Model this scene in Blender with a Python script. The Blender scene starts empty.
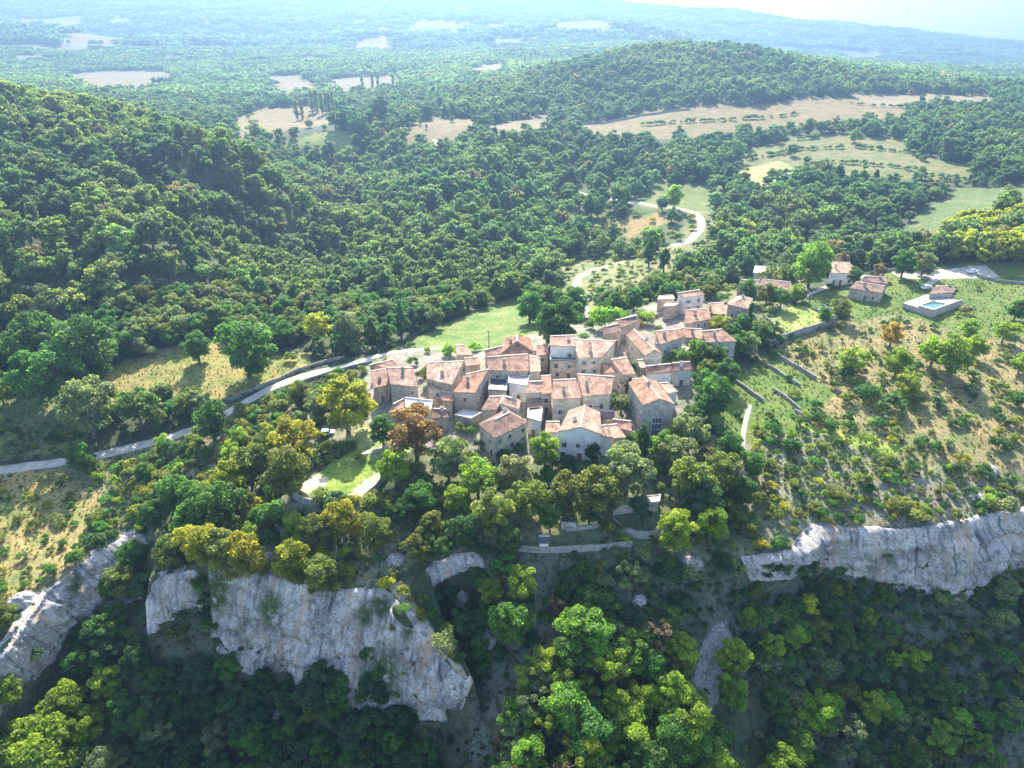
import bpy, math, random
import numpy as np
from mathutils import Vector, Matrix

# ------------------------------------------------------------------ camera, world, sun, exposure
SC = bpy.context.scene
COL = SC.collection
CAMZ, PITCH, FPX = 100.0, math.radians(26.4), 718.0
W, H = 1024, 768
SUN_EL, SUN_AZ = math.radians(40), math.radians(-4)      # azimuth from +Y (straight ahead), + to the right
SUN_E, SKY_S, EXPO = 4.8, 0.15, 1.95
HAZE_D = 0.00034

cam_d = bpy.data.cameras.new('camera'); cam = bpy.data.objects.new('camera', cam_d); COL.objects.link(cam)
cam.location = (0, 0, CAMZ); cam.rotation_euler = (math.pi/2 - PITCH, 0, 0)
cam_d.sensor_width = 36; cam_d.lens = 36*FPX/W; cam_d.clip_start = 1; cam_d.clip_end = 40000
SC.camera = cam
world = bpy.data.worlds.new('World'); SC.world = world; world.use_nodes = True
wn = world.node_tree; wn.nodes.clear()
sky = wn.nodes.new('ShaderNodeTexSky'); sky.sky_type = 'NISHITA'; sky.sun_disc = False
sky.sun_elevation = SUN_EL; sky.sun_rotation = SUN_AZ; sky.air_density = 1.0; sky.dust_density = 1.4; sky.ozone_density = 3.0
bg = wn.nodes.new('ShaderNodeBackground'); bg.inputs[1].default_value = SKY_S
wo = wn.nodes.new('ShaderNodeOutputWorld')
wn.links.new(sky.outputs[0], bg.inputs[0]); wn.links.new(bg.outputs[0], wo.inputs[0])
sd = bpy.data.lights.new('sun', 'SUN'); sd.energy = SUN_E; sd.angle = math.radians(0.55); sd.color = (1.0, 0.95, 0.85)
so = bpy.data.objects.new('sun', sd); COL.objects.link(so)
sdir = Vector((math.sin(SUN_AZ)*math.cos(SUN_EL), math.cos(SUN_AZ)*math.cos(SUN_EL), math.sin(SUN_EL)))
so.rotation_euler = (-sdir).to_track_quat('-Z', 'Y').to_euler(); so.location = sdir*400
SC.view_settings.view_transform = 'Standard'; SC.view_settings.look = 'None'
SC.view_settings.gamma = 1; SC.view_settings.exposure = EXPO; SC.view_settings.use_curve_mapping = False
SC.render.engine = 'CYCLES'
try:
    cy = SC.cycles
    cy.max_bounces = 6; cy.diffuse_bounces = 3; cy.glossy_bounces = 2; cy.transmission_bounces = 4
    cy.volume_bounces = 0; cy.transparent_max_bounces = 4; cy.use_denoising = True
    cy.sample_clamp_indirect = 4
except Exception: pass

rng = np.random.default_rng(7); random.seed(7)

# ------------------------------------------------------------------ pixel <-> world
COSP, SINP = math.cos(PITCH), math.sin(PITCH)
def ray(px, py):
    a = (px-512)/FPX; u = -(py-384)/FPX
    return np.array([a, COSP + SINP*u, -SINP + COSP*u])
def P(px, py, z):
    d = ray(px, py); t = (z-CAMZ)/d[2]; return np.array([d[0]*t, d[1]*t, z])
def PD(px, py, dist):
    d = ray(px, py); t = dist/math.hypot(d[0], d[1]); return np.array([d[0]*t, d[1]*t, CAMZ+d[2]*t])
def Pc(px, py, z, tilt=math.radians(28.6)):     # survey point: heights were read against a plane tilted by the difference
    a = (px-512)/FPX; u = -(py-384)/FPX; c, s = math.cos(tilt), math.sin(tilt); t = (z-CAMZ)/(-s+c*u)
    return PD(px, py, math.hypot(a*t, (c+s*u)*t))
def proj(x, y, z):
    dz = z-CAMZ; f = y*COSP - dz*SINP; u = y*SINP + dz*COSP
    f = np.maximum(f, 1e-3)
    return 512+FPX*x/f, 384-FPX*u/f, f

# ------------------------------------------------------------------ noise
def _h(i, j, s):
    n = (i.astype(np.int64)*374761393 + j.astype(np.int64)*668265263 + s*974634777) & 0x7fffffff
    n = ((n ^ (n >> 13))*1274126177) & 0x7fffffff
    return ((n ^ (n >> 16)) & 0xffff)/65535.0
def vnoise(x, y, s=0):
    xi, yi = np.floor(x), np.floor(y); fx, fy = x-xi, y-yi
    fx = fx*fx*(3-2*fx); fy = fy*fy*(3-2*fy)
    a, b = _h(xi, yi, s), _h(xi+1, yi, s); c, d = _h(xi, yi+1, s), _h(xi+1, yi+1, s)
    return (a*(1-fx)+b*fx)*(1-fy) + (c*(1-fx)+d*fx)*fy
def fbm(x, y, s=0, o=4):
    t = 0; a = .5; n = 0
    for k in range(o):
        t = t + a*vnoise(x, y, s+k*17); n += a; a *= .5; x = x*2.03+5.1; y = y*2.03+1.7
    return t/n

# ------------------------------------------------------------------ terrain control points (pixel, height)
EDGE = [  # rim between the upper ground and the valley slope: px, py, z of the rim, z of the foot, run-out width
 (-140,790,-26,-42,4),(5,652,-24,-40,2.5),(45,592,-22.5,-36,2.2),(85,560,-21.5,-33,2.2),(128,532,-21,-28,3),(158,556,-21,-26,6),
 (150,582,-19,-29,2.2),(178,574,-16,-28,2.2),(205,560,-13,-26,2.2),(260,574,-13,-27,2.2),(330,590,-14,-31,2.2),(385,592,-14.5,-37,2.2),(430,642,-19,-39,2.2),(462,678,-22.5,-38,2),
 (474,684,-23.5,-30,2.5),(452,640,-19.5,-22.5,3.5),(428,606,-16,-18.3,3.5),(408,582,-13.5,-15.3,4),(432,562,-11,-14.5,3),(480,550,-8.5,-11.5,5),(560,549,-8.2,-9.5,6),(640,548,-8.4,-10,6),(700,558,-10,-13,6),
 (742,556,-10,-14,3),(790,552,-10,-16,2.2),(815,528,-8.5,-18,2.2),(900,530,-9,-21.5,2.2),(955,524,-8.5,-24,2.2),(1030,508,-8,-22,2.2),(1200,480,-7,-25,2.2),(1500,440,-6,-24,3)]
Uc = [Pc(a,b,c) for a,b,c,_,_ in EDGE] + [Pc(*q) for q in [
 (590,466,-3.5),(500,452,-3.5),(400,430,-3.5),(650,425,-2),(560,390,0),(590,335,1.5),(700,312,2),(750,300,1.5),(690,372,0),(470,400,-1.5),(380,400,-3),(620,400,0),(520,350,0),
 (800,330,2),(870,292,3),(940,300,3),(1000,272,4),(1020,350,2),(900,400,-1),(800,430,-2),(1020,450,-3.5),(900,490,-6),(760,500,-6),(720,440,-4),(1150,400,0),(1200,300,3),(960,350,2),(760,360,0),
 (860,268,2),(980,262,4.5),(1020,215,9),(1100,220,10),(940,255,1),(870,250,-18),(800,256,-16),(720,276,-12),(760,262,-12),(690,232,-14),(700,215,-12),(640,205,-12),(602,268,-18),(580,292,-14),(585,312,-9),(630,285,-10),(650,262,-14),
 (490,325,-9),(420,345,-7.5),(530,312,-10),(455,348,-5.5),(420,349,-6.5),(345,368,-8),(290,380,-10),(240,405,-12),(180,432,-15),(100,455,-18),(0,470,-20),(-150,500,-24),
 (200,370,-10.5),(120,385,-13),(280,360,-9.5),(0,420,-17),(60,400,-15),(100,330,-7),(0,330,-6),(150,250,8),(0,250,12),(0,150,33),(100,135,34),(0,107,42),(-150,118,48),(-200,250,15),(-200,400,-12),(110,119,36),(170,135,31),(230,152,24),(250,200,4),(300,215,-8),(320,266,-28),(330,227,-31),(290,300,-16),
 (400,200,-15),(400,280,-19),(450,250,-18),(360,310,-16),(500,180,-10),(500,140,0),(450,126,0),(340,116,-10),(280,120,-12),(330,142,-8),(250,110,-15),(320,100,-18),(330,171,-24),
 (200,76,-30),(130,76,-25),(0,72,-28),(250,85,-32),(400,90,-20),(480,90,-6),(100,48,-22),(300,48,-22),(450,52,-30),(100,20,0),(300,20,0),(480,22,-10),(0,20,2),
 (600,112,-5),(700,118,0),(540,116,-3),(680,52,36),(740,55,34),(620,62,28),(580,76,20),(520,96,5),(790,72,22),(850,88,8),(880,98,3),(1020,97,5),(960,100,4),
 (850,150,-4),(900,160,-4),(960,167,-3),(760,170,-10),(1024,150,2),(1000,200,-3),(950,196,-8),(550,200,-18),(560,262,-24),(620,240,-20),(650,180,-12),(730,200,-14),(700,150,-8),(800,200,-10),(1150,150,5),(860,215,-13),
 (560,300,-16),(360,345,-9.5),(310,345,-10),(950,75,-70),(1024,80,-70),(1150,85,-75),(860,68,-60),(800,48,-80),(940,55,-90),(1060,62,-110),
 (60,500,-20.5),(30,545,-22),(110,510,-20),(-60,600,-24),(230,440,-13),(300,420,-9),(340,400,-6),(250,500,-12),(200,510,-15.5),(165,515,-18.5),(300,530,-9.5),(250,545,-11.5),(330,480,-5),(300,498,-5.6),(380,485,-5),(400,540,-10),(350,540,-10),(440,500,-6),(500,510,-5.5),(420,470,-4.5),(620,500,-5),(560,520,-6.5),(690,500,-6),(650,530,-7)]]
Uc += [PD(*q) for q in [(1024,47,4500),(1150,58,4500),(960,38,4500),(900,32,4600),(800,21,4800),(700,12,5000),(600,4,5200),(520,-3,5500),(400,-3,5000),(200,-5,4800),(0,-6,4800),(-200,-8,4800),(620,19,2500),(620,42,2050),(570,30,2300),(660,34,2700),(540,45,2000),
   (1024,62,8500),(800,36,8500),(600,14,9000),(300,8,9000),(0,6,9000)]]
Lc = [Pc(a,b,d) for a,b,_,d,_ in EDGE] + [Pc(*q) for q in [
 (440,592,-15.5),(456,612,-18),(472,642,-23),(484,668,-27),(492,600,-16.5),(500,640,-21.5),(560,600,-16),(560,650,-21.5),(560,700,-27),(560,768,-33.5),(560,900,-43),(480,620,-19.5),(470,700,-33),(490,740,-34.5),(480,768,-38),(400,730,-42),(420,768,-45),(300,700,-43),(300,768,-50),(200,700,-45),(150,640,-34),(200,630,-31),(260,650,-33),(320,680,-37),(60,690,-44),(100,768,-52),(0,768,-52),(-100,800,-52),(200,900,-58),(0,900,-58),
 (650,600,-16.5),(650,700,-28),(650,768,-35),(740,600,-19),(740,700,-32),(750,768,-39),(820,600,-25),(900,605,-27),(1000,600,-27),(820,680,-35),(900,680,-38),(1000,680,-38),(880,768,-46),(1024,768,-47),(1150,700,-40),(1150,850,-52),(800,900,-54),(1000,900,-56)]] + [np.array(q) for q in [(0,30,-62.),(60,30,-64.),(-60,30,-66.),(-200,40,-60),(200,40,-60)]]
def lp(x, y):
    r = np.hypot(x, y); return np.arctan2(x, y), np.log(np.maximum(r, 1.0))
class RBF:
    def __init__(s, pts, c=.035):
        p = np.array(pts); s.u, s.v = lp(p[:,0], p[:,1]); s.c = c; n = len(p)
        A = np.zeros((n+3, n+3)); A[:n,:n] = s.k(s.u, s.v) - np.eye(n)*0.004
        A[:n,n] = 1; A[:n,n+1] = s.u; A[:n,n+2] = s.v; A[n:,:n] = A[:n,n:].T
        b = np.zeros(n+3); b[:n] = p[:,2]; s.w = np.linalg.solve(A, b); s.n = n
    def k(s, u, v): return -np.sqrt((u[:,None]-s.u)**2 + (v[:,None]-s.v)**2 + s.c**2)
    def __call__(s, u, v):
        out = np.empty(len(u))
        for i in range(0, len(u), 20000):
            a, b = u[i:i+20000], v[i:i+20000]
            out[i:i+20000] = s.k(a, b) @ s.w[:s.n] + s.w[s.n] + s.w[s.n+1]*a + s.w[s.n+2]*b
        return out
fU, fL = RBF(Uc), RBF(Lc)
E = np.array([Pc(a,b,c)[:2] for a,b,c,_,_ in EDGE]); Ew = np.array([e[4] for e in EDGE], float)
POLY = np.vstack([E, [[900,E[-1,1]],[900,20000],[-20000,20000],[-20000,E[0,1]-20]]])
def inpoly(x, y, poly):
    ins = np.zeros(x.shape, bool); n = len(poly); j = n-1
    for i in range(n):
        xi, yi = poly[i]; xj, yj = poly[j]
        if yi != yj:
            ins ^= ((yi > y) != (yj > y)) & (x < (xj-xi)*(y-yi)/(yj-yi)+xi)
        j = i
    return ins
def edge_dist(x, y):
    best = np.full(x.shape, 1e9); w = np.full(x.shape, 3.0)
    for i in range(len(E)-1):
        a, b = E[i], E[i+1]; d = b-a; L2 = d@d
        t = np.clip(((x-a[0])*d[0]+(y-a[1])*d[1])/L2, 0, 1)
        ds = np.hypot(x-a[0]-t*d[0], y-a[1]-t*d[1]); m = ds < best
        best = np.where(m, ds, best); w = np.where(m, Ew[i]*(1-t)+Ew[i+1]*t, w)
    return best, w
def ht(x, y):
    x = np.atleast_1d(np.asarray(x, float)); y = np.atleast_1d(np.asarray(y, float))
    u, v = lp(x, y); r = np.hypot(x, y)
    z = fU(u, v); near = r < 330
    if near.any():
        xn, yn = x[near], y[near]
        ins = inpoly(xn, yn, POLY); d, w = edge_dist(xn, yn)
        d = d + 1.2*(fbm(xn*.15, yn*.15, 3)-.5)*np.minimum(1, d)
        t = np.clip(d/w, 0, 1); t = t*t*(3-2*t)
        z[near] = np.where(ins, z[near], z[near]*(1-t)+fL(u[near], v[near])*t)
    a = np.clip((r-330)/500, 0, 1)
    z = z + (fbm(x*.09, y*.09, 11)-.5)*1.0*(1-a) + (fbm(x*.35, y*.35, 12, 3)-.5)*.35*(1-a) + a*(fbm(x/150, y/150, 13)-.5)*10 + np.clip((r-1300)/1500,0,1)*((fbm(x/420, y/420, 14)-.5)*70+(fbm(x/1300, y/520, 15, 2)-.5)*110*np.clip((4200-r)/1500,0,1))
    return z
def h1(x, y): return float(ht(x, y)[0])
_T = np.concatenate([np.arange(30, 330, .6), np.geomspace(330, 9000, 700)])
def hit(px, py, off=0.0):
    d = ray(px, py); hl = math.hypot(d[0], d[1]); t = _T/hl
    x, y, z = d[0]*t, d[1]*t, CAMZ+d[2]*t
    g = z - (ht(x, y)+off); k = np.nonzero(g < 0)[0]
    if len(k) == 0: return np.array([x[-1], y[-1], z[-1]])
    k = k[0]
    if k == 0: return np.array([x[0], y[0], z[0]])
    f = g[k-1]/(g[k-1]-g[k]); tt = t[k-1]+f*(t[k]-t[k-1])
    return np.array([d[0]*tt, d[1]*tt, CAMZ+d[2]*tt])

# ------------------------------------------------------------------ mesh + object helpers
def mesh_np(name, V, F, mats, uv=None, fc=None, mi=None, smooth=False):
    me = bpy.data.meshes.new(name)
    V = np.asarray(V, np.float32); F = np.asarray(F, np.int32) if not isinstance(F, list) else F
    if isinstance(F, np.ndarray):
        k = F.shape[1]; me.vertices.add(len(V)); me.vertices.foreach_set('co', V.ravel())
        me.loops.add(F.size); me.loops.foreach_set('vertex_index', F.ravel())
        me.polygons.add(len(F)); me.polygons.foreach_set('loop_start', np.arange(0, F.size, k, dtype=np.int32))
        me.update(calc_edges=True)
    else:
        me.from_pydata([tuple(map(float, v)) for v in V], [], F)
    for m in mats: me.materials.append(m)
    if mi is not None: me.polygons.foreach_set('material_index', np.asarray(mi, np.int32))
    if uv is not None:
        l = me.uv_layers.new(name='uv'); l.data.foreach_set('uv', np.asarray(uv, np.float32).ravel())
    if fc is not None:
        a = me.attributes.new('var', 'FLOAT', 'FACE'); a.data.foreach_set('value', np.asarray(fc, np.float32))
    if smooth: me.polygons.foreach_set('use_smooth', np.ones(len(me.polygons), bool))
    return me
def link(name, me, parent=None, loc=None, rz=0):
    o = bpy.data.objects.new(name, me); COL.objects.link(o)
    if parent: o.parent = parent
    if loc is not None: o.location = loc
    if rz: o.rotation_euler = (0, 0, rz)
    return o
def tag(o, label, cat, group=None):
    o['label'] = label; o['category'] = cat
    if group: o['group'] = group
    return o
def kind(o, k): o['kind'] = k; return o
class MB:                       # collects faces with uv in metres
    def __init__(s): s.v = []; s.f = []; s.uv = []; s.m = []
    def face(s, pts, m=0, uv=None):
        b = len(s.v); s.v += [tuple(map(float, p)) for p in pts]; s.f.append(list(range(b, b+len(pts)))); s.m.append(m)
        if uv is None:
            p0 = np.array(pts[0], float); e = np.array(pts[1], float)-p0; e /= (np.linalg.norm(e)+1e-9)
            nn = np.zeros(3)
            for i in range(1, len(pts)-1): nn += np.cross(np.array(pts[i], float)-p0, np.array(pts[i+1], float)-p0)
            nn /= (np.linalg.norm(nn)+1e-9); g = np.cross(nn, e)
            uv = [((np.array(p, float)-p0)@e, (np.array(p, float)-p0)@g) for p in pts]
        s.uv += uv
    def hexa(s, b, t, m=0):     # bottom 4 pts, top 4 pts (ccw seen from above)
        s.face([t[0], t[1], t[2], t[3]], m); s.face([b[3], b[2], b[1], b[0]], m)
        for i in range(4):
            j = (i+1) % 4; s.face([b[i], b[j], t[j], t[i]], m)
    def box(s, c, ax, ay, hx, hy, z0, z1, m=0, tx=1.0):   # oriented box, centre c(xy), axes unit
        c = np.array(c[:2], float); ax = np.array(ax[:2], float); ay = np.array(ay[:2], float)
        q = [c-ax*hx-ay*hy, c+ax*hx-ay*hy, c+ax*hx+ay*hy, c-ax*hx+ay*hy]
        q2 = [c+(p-c)*tx for p in q]
        s.hexa([(*p, z0) for p in q], [(*p, z1) for p in q2], m)
    def tube(s, pts, rad, n=6, m=0):
        rings = []
        for i, p in enumerate(pts):
            p = np.array(p, float); d = np.array(pts[min(i+1, len(pts)-1)], float)-np.array(pts[max(i-1, 0)], float)
            d /= np.linalg.norm(d)+1e-9; a = np.cross(d, [0.3, .9, .1]); a /= np.linalg.norm(a)+1e-9; b = np.cross(d, a)
            rings.append([p+rad[i]*(math.cos(2*math.pi*k/n)*a+math.sin(2*math.pi*k/n)*b) for k in range(n)])
        for i in range(len(rings)-1):
            for k in range(n):
                j = (k+1) % n; s.face([rings[i][k], rings[i][j], rings[i+1][j], rings[i+1][k]], m, [(0,0)]*4)
        s.face(rings[-1], m, [(0,0)]*n)
    def build(s, name, mats, parent=None, loc=None, smooth=False):
        me = bpy.data.meshes.new(name); me.from_pydata(s.v, [], s.f)
        for m in (mats if isinstance(mats, list) else [mats]): me.materials.append(m)
        me.polygons.foreach_set('material_index', np.array(s.m, np.int32))
        l = me.uv_layers.new(name='uv'); l.data.foreach_set('uv', np.array(s.uv, np.float32).ravel())
        if smooth: me.polygons.foreach_set('use_smooth', np.ones(len(me.polygons), bool))
        return link(name, me, parent, loc)

# ------------------------------------------------------------------ materials
def M(name, rough=.9):
    m = bpy.data.materials.new(name); m.use_nodes = True; nt = m.node_tree; nt.nodes.clear()
    o = nt.nodes.new('ShaderNodeOutputMaterial'); b = nt.nodes.new('ShaderNodeBsdfPrincipled')
    b.inputs['Roughness'].default_value = rough; b.inputs['Specular IOR Level'].default_value = .2
    nt.links.new(b.outputs[0], o.inputs[0]); return m, nt, b, o
def N(nt, t, **k):
    n = nt.nodes.new(t)
    for a, v in k.items():
        if hasattr(n, a): setattr(n, a, v)
        else: n.inputs[a.replace('_', ' ')].default_value = v
    return n
def noise(nt, vec, scale, detail=4, rough=.6):
    n = N(nt, 'ShaderNodeTexNoise', Scale=scale, Detail=detail, Roughness=rough)
    if vec is not None: nt.links.new(vec, n.inputs['Vector'])
    return n.outputs['Fac']
def ramp(nt, fac, stops):
    r = N(nt, 'ShaderNodeValToRGB'); cr = r.color_ramp
    while len(cr.elements) < len(stops): cr.elements.new(.5)
    for e, (p, c) in zip(cr.elements, stops):
        e.position = p; e.color = (*c, 1) if not isinstance(c, (int, float)) else (c, c, c, 1)
    nt.links.new(fac, r.inputs[0]); return r.outputs[0]
def mix(nt, f, a, b, bt='MIX'):
    n = nt.nodes.new('ShaderNodeMix'); n.data_type = 'RGBA'; n.blend_type = bt; n.clamp_factor = True
    for sock, v in ((n.inputs[0], f), (n.inputs[6], a), (n.inputs[7], b)):
        if isinstance(v, bpy.types.NodeSocket): nt.links.new(v, sock)
        elif isinstance(v, (int, float)): sock.default_value = v
        else: sock.default_value = (*v, 1)
    return n.outputs[2]
def bump(nt, b, hgt, strength=.5, dist=.3):
    n = N(nt, 'ShaderNodeBump', Strength=strength, Distance=dist); nt.links.new(hgt, n.inputs['Height']); nt.links.new(n.outputs[0], b.inputs['Normal'])
def mapping(nt, vec, scale):
    n = N(nt, 'ShaderNodeMapping'); n.inputs['Scale'].default_value = scale; nt.links.new(vec, n.inputs['Vector']); return n.outputs[0]
def attr(nt, name, t='GEOMETRY'):
    n = nt.nodes.new('ShaderNodeAttribute'); n.attribute_name = name; n.attribute_type = t; return n
def geo(nt): return nt.nodes.new('ShaderNodeNewGeometry').outputs['Position']

# leaf: tint comes from each tree (object property or instance attribute), per-leaf variation from the mesh
def leaf_mat(name, trans=.55):
    m, nt, b, o = M(name, .55)
    t = attr(nt, 'tint', 'INSTANCER').outputs['Color']; v = attr(nt, 'var').outputs['Fac']
    c = mix(nt, 1.0, t, ramp(nt, v, [(0, (.5,.58,.58)), (.5, (1,1,1)), (1, (1.9,1.75,1.15))]), 'MULTIPLY')
    nt.links.new(c, b.inputs['Base Color']); b.inputs['Specular IOR Level'].default_value = .25
    tr = nt.nodes.new('ShaderNodeBsdfTranslucent')
    nt.links.new(mix(nt, 1.0, c, (1.8,1.95,.85), 'MULTIPLY'), tr.inputs[0])
    ms = nt.nodes.new('ShaderNodeMixShader'); ms.inputs[0].default_value = trans
    nt.links.new(b.outputs[0], ms.inputs[1]); nt.links.new(tr.outputs[0], ms.inputs[2]); nt.links.new(ms.outputs[0], o.inputs[0])
    return m
LEAF = leaf_mat('leaf')
def bark_mat():
    m, nt, b, o = M('bark'); g = geo(nt)
    nt.links.new(ramp(nt, noise(nt, g, 3), [(.3,(.07,.055,.04)),(.7,(.20,.17,.14))]), b.inputs['Base Color']); return m
BARK = bark_mat()
def ground_mat():
    m, nt, b, o = M('ground', .95); g = geo(nt)
    base = attr(nt, 'zone').outputs['Color']
    n1 = noise(nt, g, .9, 6, .7); n2 = noise(nt, g, .12, 4, .6); n3 = noise(nt, g, 4.0, 3, .7)
    c = mix(nt, 1.0, base, ramp(nt, n1, [(.3,(.42,.5,.45)),(.5,(1,1,1)),(.72,(1.6,1.45,1.35))]), 'MULTIPLY')
    c = mix(nt, 1.0, c, ramp(nt, n2, [(.35,(.6,.85,.55)),(.65,(1.3,1.12,1.15))]), 'MULTIPLY')
    c = mix(nt, 1.0, c, ramp(nt, n3, [(.3,.7),(.7,1.25)]), 'MULTIPLY')
    rk = attr(nt, 'rock').outputs['Fac']
    nr = ramp(nt, noise(nt, g, .45, 6, .7), [(.42,(.0,.0,.0)),(.52,(1,1,1))])
    rc = ramp(nt, noise(nt, g, 1.8, 5, .75), [(.3,(.09,.085,.08)),(.5,(.24,.225,.205)),(.75,(.42,.395,.36))])
    f = mix(nt, 1.0, nr, rk, 'MULTIPLY')
    c = mix(nt, f, c, rc)
    nt.links.new(c, b.inputs['Base Color'])
    bump(nt, b, mix(nt, .5, n1, n3), .6, .5); return m
GROUND = ground_mat()
def stone_mat(name, lo, mid, hi, scale=1.6, bs=.7):
    m, nt, b, o = M(name); uv = nt.nodes.new('ShaderNodeUVMap').outputs[0]; g = geo(nt)
    vo = N(nt, 'ShaderNodeTexVoronoi', Scale=scale*1.6); nt.links.new(mapping(nt, uv, (1,1.8,1)), vo.inputs['Vector'])
    c = mix(nt, .55, ramp(nt, noise(nt, g, scale*.4, 5, .7), [(.3,lo),(.5,mid),(.7,hi)]), ramp(nt, vo.outputs['Color'], [(.1,lo),(.5,mid),(.9,hi)]))
    c = mix(nt, 1.0, c, ramp(nt, noise(nt, g, .35, 3), [(.3,(.8,.8,.8)),(.7,(1.15,1.12,1.08))]), 'MULTIPLY')
    nt.links.new(c, b.inputs['Base Color']); bump(nt, b, vo.outputs['Distance'], bs, .12); return m
WALLS = {
 's': stone_mat('wall_stone', (.20,.15,.105),(.42,.34,.25),(.60,.51,.39)),
 'g': stone_mat('wall_grey_stone', (.19,.17,.145),(.37,.335,.285),(.54,.49,.42)),
 'w': stone_mat('wall_render_white', (.52,.50,.46),(.64,.61,.56),(.74,.71,.66), .5, .15),
 'c': stone_mat('wall_render_cream', (.36,.28,.19),(.54,.45,.33),(.66,.58,.45), .5, .2),
 'p': stone_mat('wall_pink_stone', (.30,.22,.17),(.46,.36,.29),(.58,.48,.40))}
DRYSTONE = stone_mat('dry_stone', (.15,.135,.12),(.29,.27,.24),(.43,.40,.36), 2.2, 1)
def tile_mat():
    m, nt, b, o = M('roof_tile', .9); uv = nt.nodes.new('ShaderNodeUVMap').outputs[0]; g = geo(nt)
    t = attr(nt, 'tint', 'OBJECT').outputs['Color']
    n1 = noise(nt, g, 1.5, 6, .8); n2 = noise(nt, mapping(nt, uv, (2.6,.6,1)), 1.0, 4, .75); n3 = noise(nt, g, .5, 3)
    c = mix(nt, .5, ramp(nt, n1, [(.32,(.10,.07,.055)),(.43,(.30,.20,.155)),(.54,(.48,.345,.27)),(.66,(.72,.62,.53))]), ramp(nt, n2, [(.3,(.12,.08,.065)),(.5,(.42,.295,.225)),(.68,(.72,.62,.52))]))
    c = mix(nt, 1.0, c, ramp(nt, n3, [(.35,(.62,.6,.6)),(.65,(1.3,1.25,1.2))]), 'MULTIPLY')
    c = mix(nt, 1.0, c, t, 'MULTIPLY'); nt.links.new(c, b.inputs['Base Color'])
    wv = N(nt, 'ShaderNodeTexWave', Scale=1.35, Distortion=.6, Detail=2); wv.bands_direction = 'X'; nt.links.new(uv, wv.inputs['Vector'])
    bump(nt, b, wv.outputs['Fac'], .55, .12); return m
TILE = tile_mat()
def flat_mat(name, col, rough=.8, var=.25, scale=1.5, metal=0):
    m, nt, b, o = M(name, rough); g = geo(nt)
    lo = tuple(x*(1-var) for x in col); hi = tuple(min(1, x*(1+var)) for x in col)
    nt.links.new(ramp(nt, noise(nt, g, scale, 5, .7), [(.3,lo),(.7,hi)]), b.inputs['Base Color']); b.inputs['Metallic'].default_value = metal; return m
MORTAR = flat_mat('ridge_mortar', (.50,.42,.35)); TRIM = flat_mat('stone_trim', (.58,.53,.46)); WOODW = flat_mat('painted_wood', (.55,.56,.55)); SHUT = flat_mat('shutter_paint', (.28,.33,.36)); DOORM = flat_mat('door_wood', (.18,.12,.08))
GLASS = flat_mat('window_glass', (.035,.04,.05), .15, .2); GLASS.node_tree.nodes['Principled BSDF'].inputs['Specular IOR Level'].default_value = .5
TERR = flat_mat('terrace_paving', (.42,.34,.28), .9, .3, .8); WHITE = flat_mat('white_sheet', (.62,.60,.57), .7, .1); CAPM = flat_mat('chimney_cap', (.40,.27,.2))
ROADM = flat_mat('lane_surface', (.42,.365,.29), .95, .3, .5); TRACK = flat_mat('gravel_track', (.40,.345,.27), .95, .3, .6); SLATE = flat_mat('dark_panel', (.07,.075,.09), .5)
WATER = flat_mat('pool_water', (.04,.13,.12), .08, .15); PALEST = flat_mat('pale_slab', (.44,.41,.36), .9, .2)
CARW = flat_mat('car_paint_white', (.75,.76,.78), .3, .03); CARB = flat_mat('car_paint_blue', (.42,.55,.68), .3, .03); TYRE = flat_mat('tyre_rubber', (.03,.03,.03), .9); METAL = flat_mat('grey_metal', (.35,.36,.37), .5)
def cliff_mat():
    m, nt, b, o = M('limestone', .95); g = geo(nt); uv = nt.nodes.new('ShaderNodeUVMap').outputs[0]
    st = noise(nt, mapping(nt, uv, (.33,.05,1)), 1.0, 6, .72)     # vertical streaks
    n1 = noise(nt, g, .5, 6, .7); n2 = noise(nt, g, 2.2, 5, .75); n3 = noise(nt, g, .16, 5, .65)
    c = ramp(nt, n2, [(.30,(.11,.10,.09)),(.42,(.38,.355,.325)),(.55,(.57,.535,.49)),(.78,(.72,.69,.64))])
    c = mix(nt, ramp(nt, st, [(.50,0.0),(.63,.8)]), c, (.50,.32,.20))
    c = mix(nt, ramp(nt, noise(nt, mapping(nt, uv, (.6,.07,1)), 1.0, 6, .75), [(.51,0.0),(.63,.9)]), c, (.12,.115,.12))
    c = mix(nt, ramp(nt, n1, [(.56,0.0),(.64,.8)]), c, (.13,.13,.11))  # dark patches stand in for the shade of recesses and overhangs
    c = mix(nt, 1.0, c, ramp(nt, n3, [(.34,(.50,.49,.50)),(.5,(.95,.93,.92)),(.66,(1.25,1.2,1.15))]), 'MULTIPLY')
    ms = attr(nt, 'moss').outputs['Fac']
    mf = mix(nt, 1.0, ramp(nt, n1, [(.35,0.0),(.5,1.0)]), ms, 'MULTIPLY')
    c = mix(nt, mf, c, ramp(nt, n2, [(.3,(.03,.055,.015)),(.7,(.10,.15,.04))]))
    nt.links.new(c, b.inputs['Base Color']); bump(nt, b, mix(nt, .5, n1, n2), 1.0, .8); return m
CLIFF = cliff_mat()
def scree_mat():
    m, nt, b, o = M('scree'); g = geo(nt); vo = N(nt, 'ShaderNodeTexVoronoi', Scale=1.6); nt.links.new(g, vo.inputs['Vector'])
    nt.links.new(ramp(nt, vo.outputs['Color'], [(.1,(.16,.155,.15)),(.5,(.30,.29,.28)),(.9,(.46,.45,.43))]), b.inputs['Base Color']); bump(nt, b, vo.outputs['Distance'], 1, .4); return m
SCREE = scree_mat()

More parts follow.
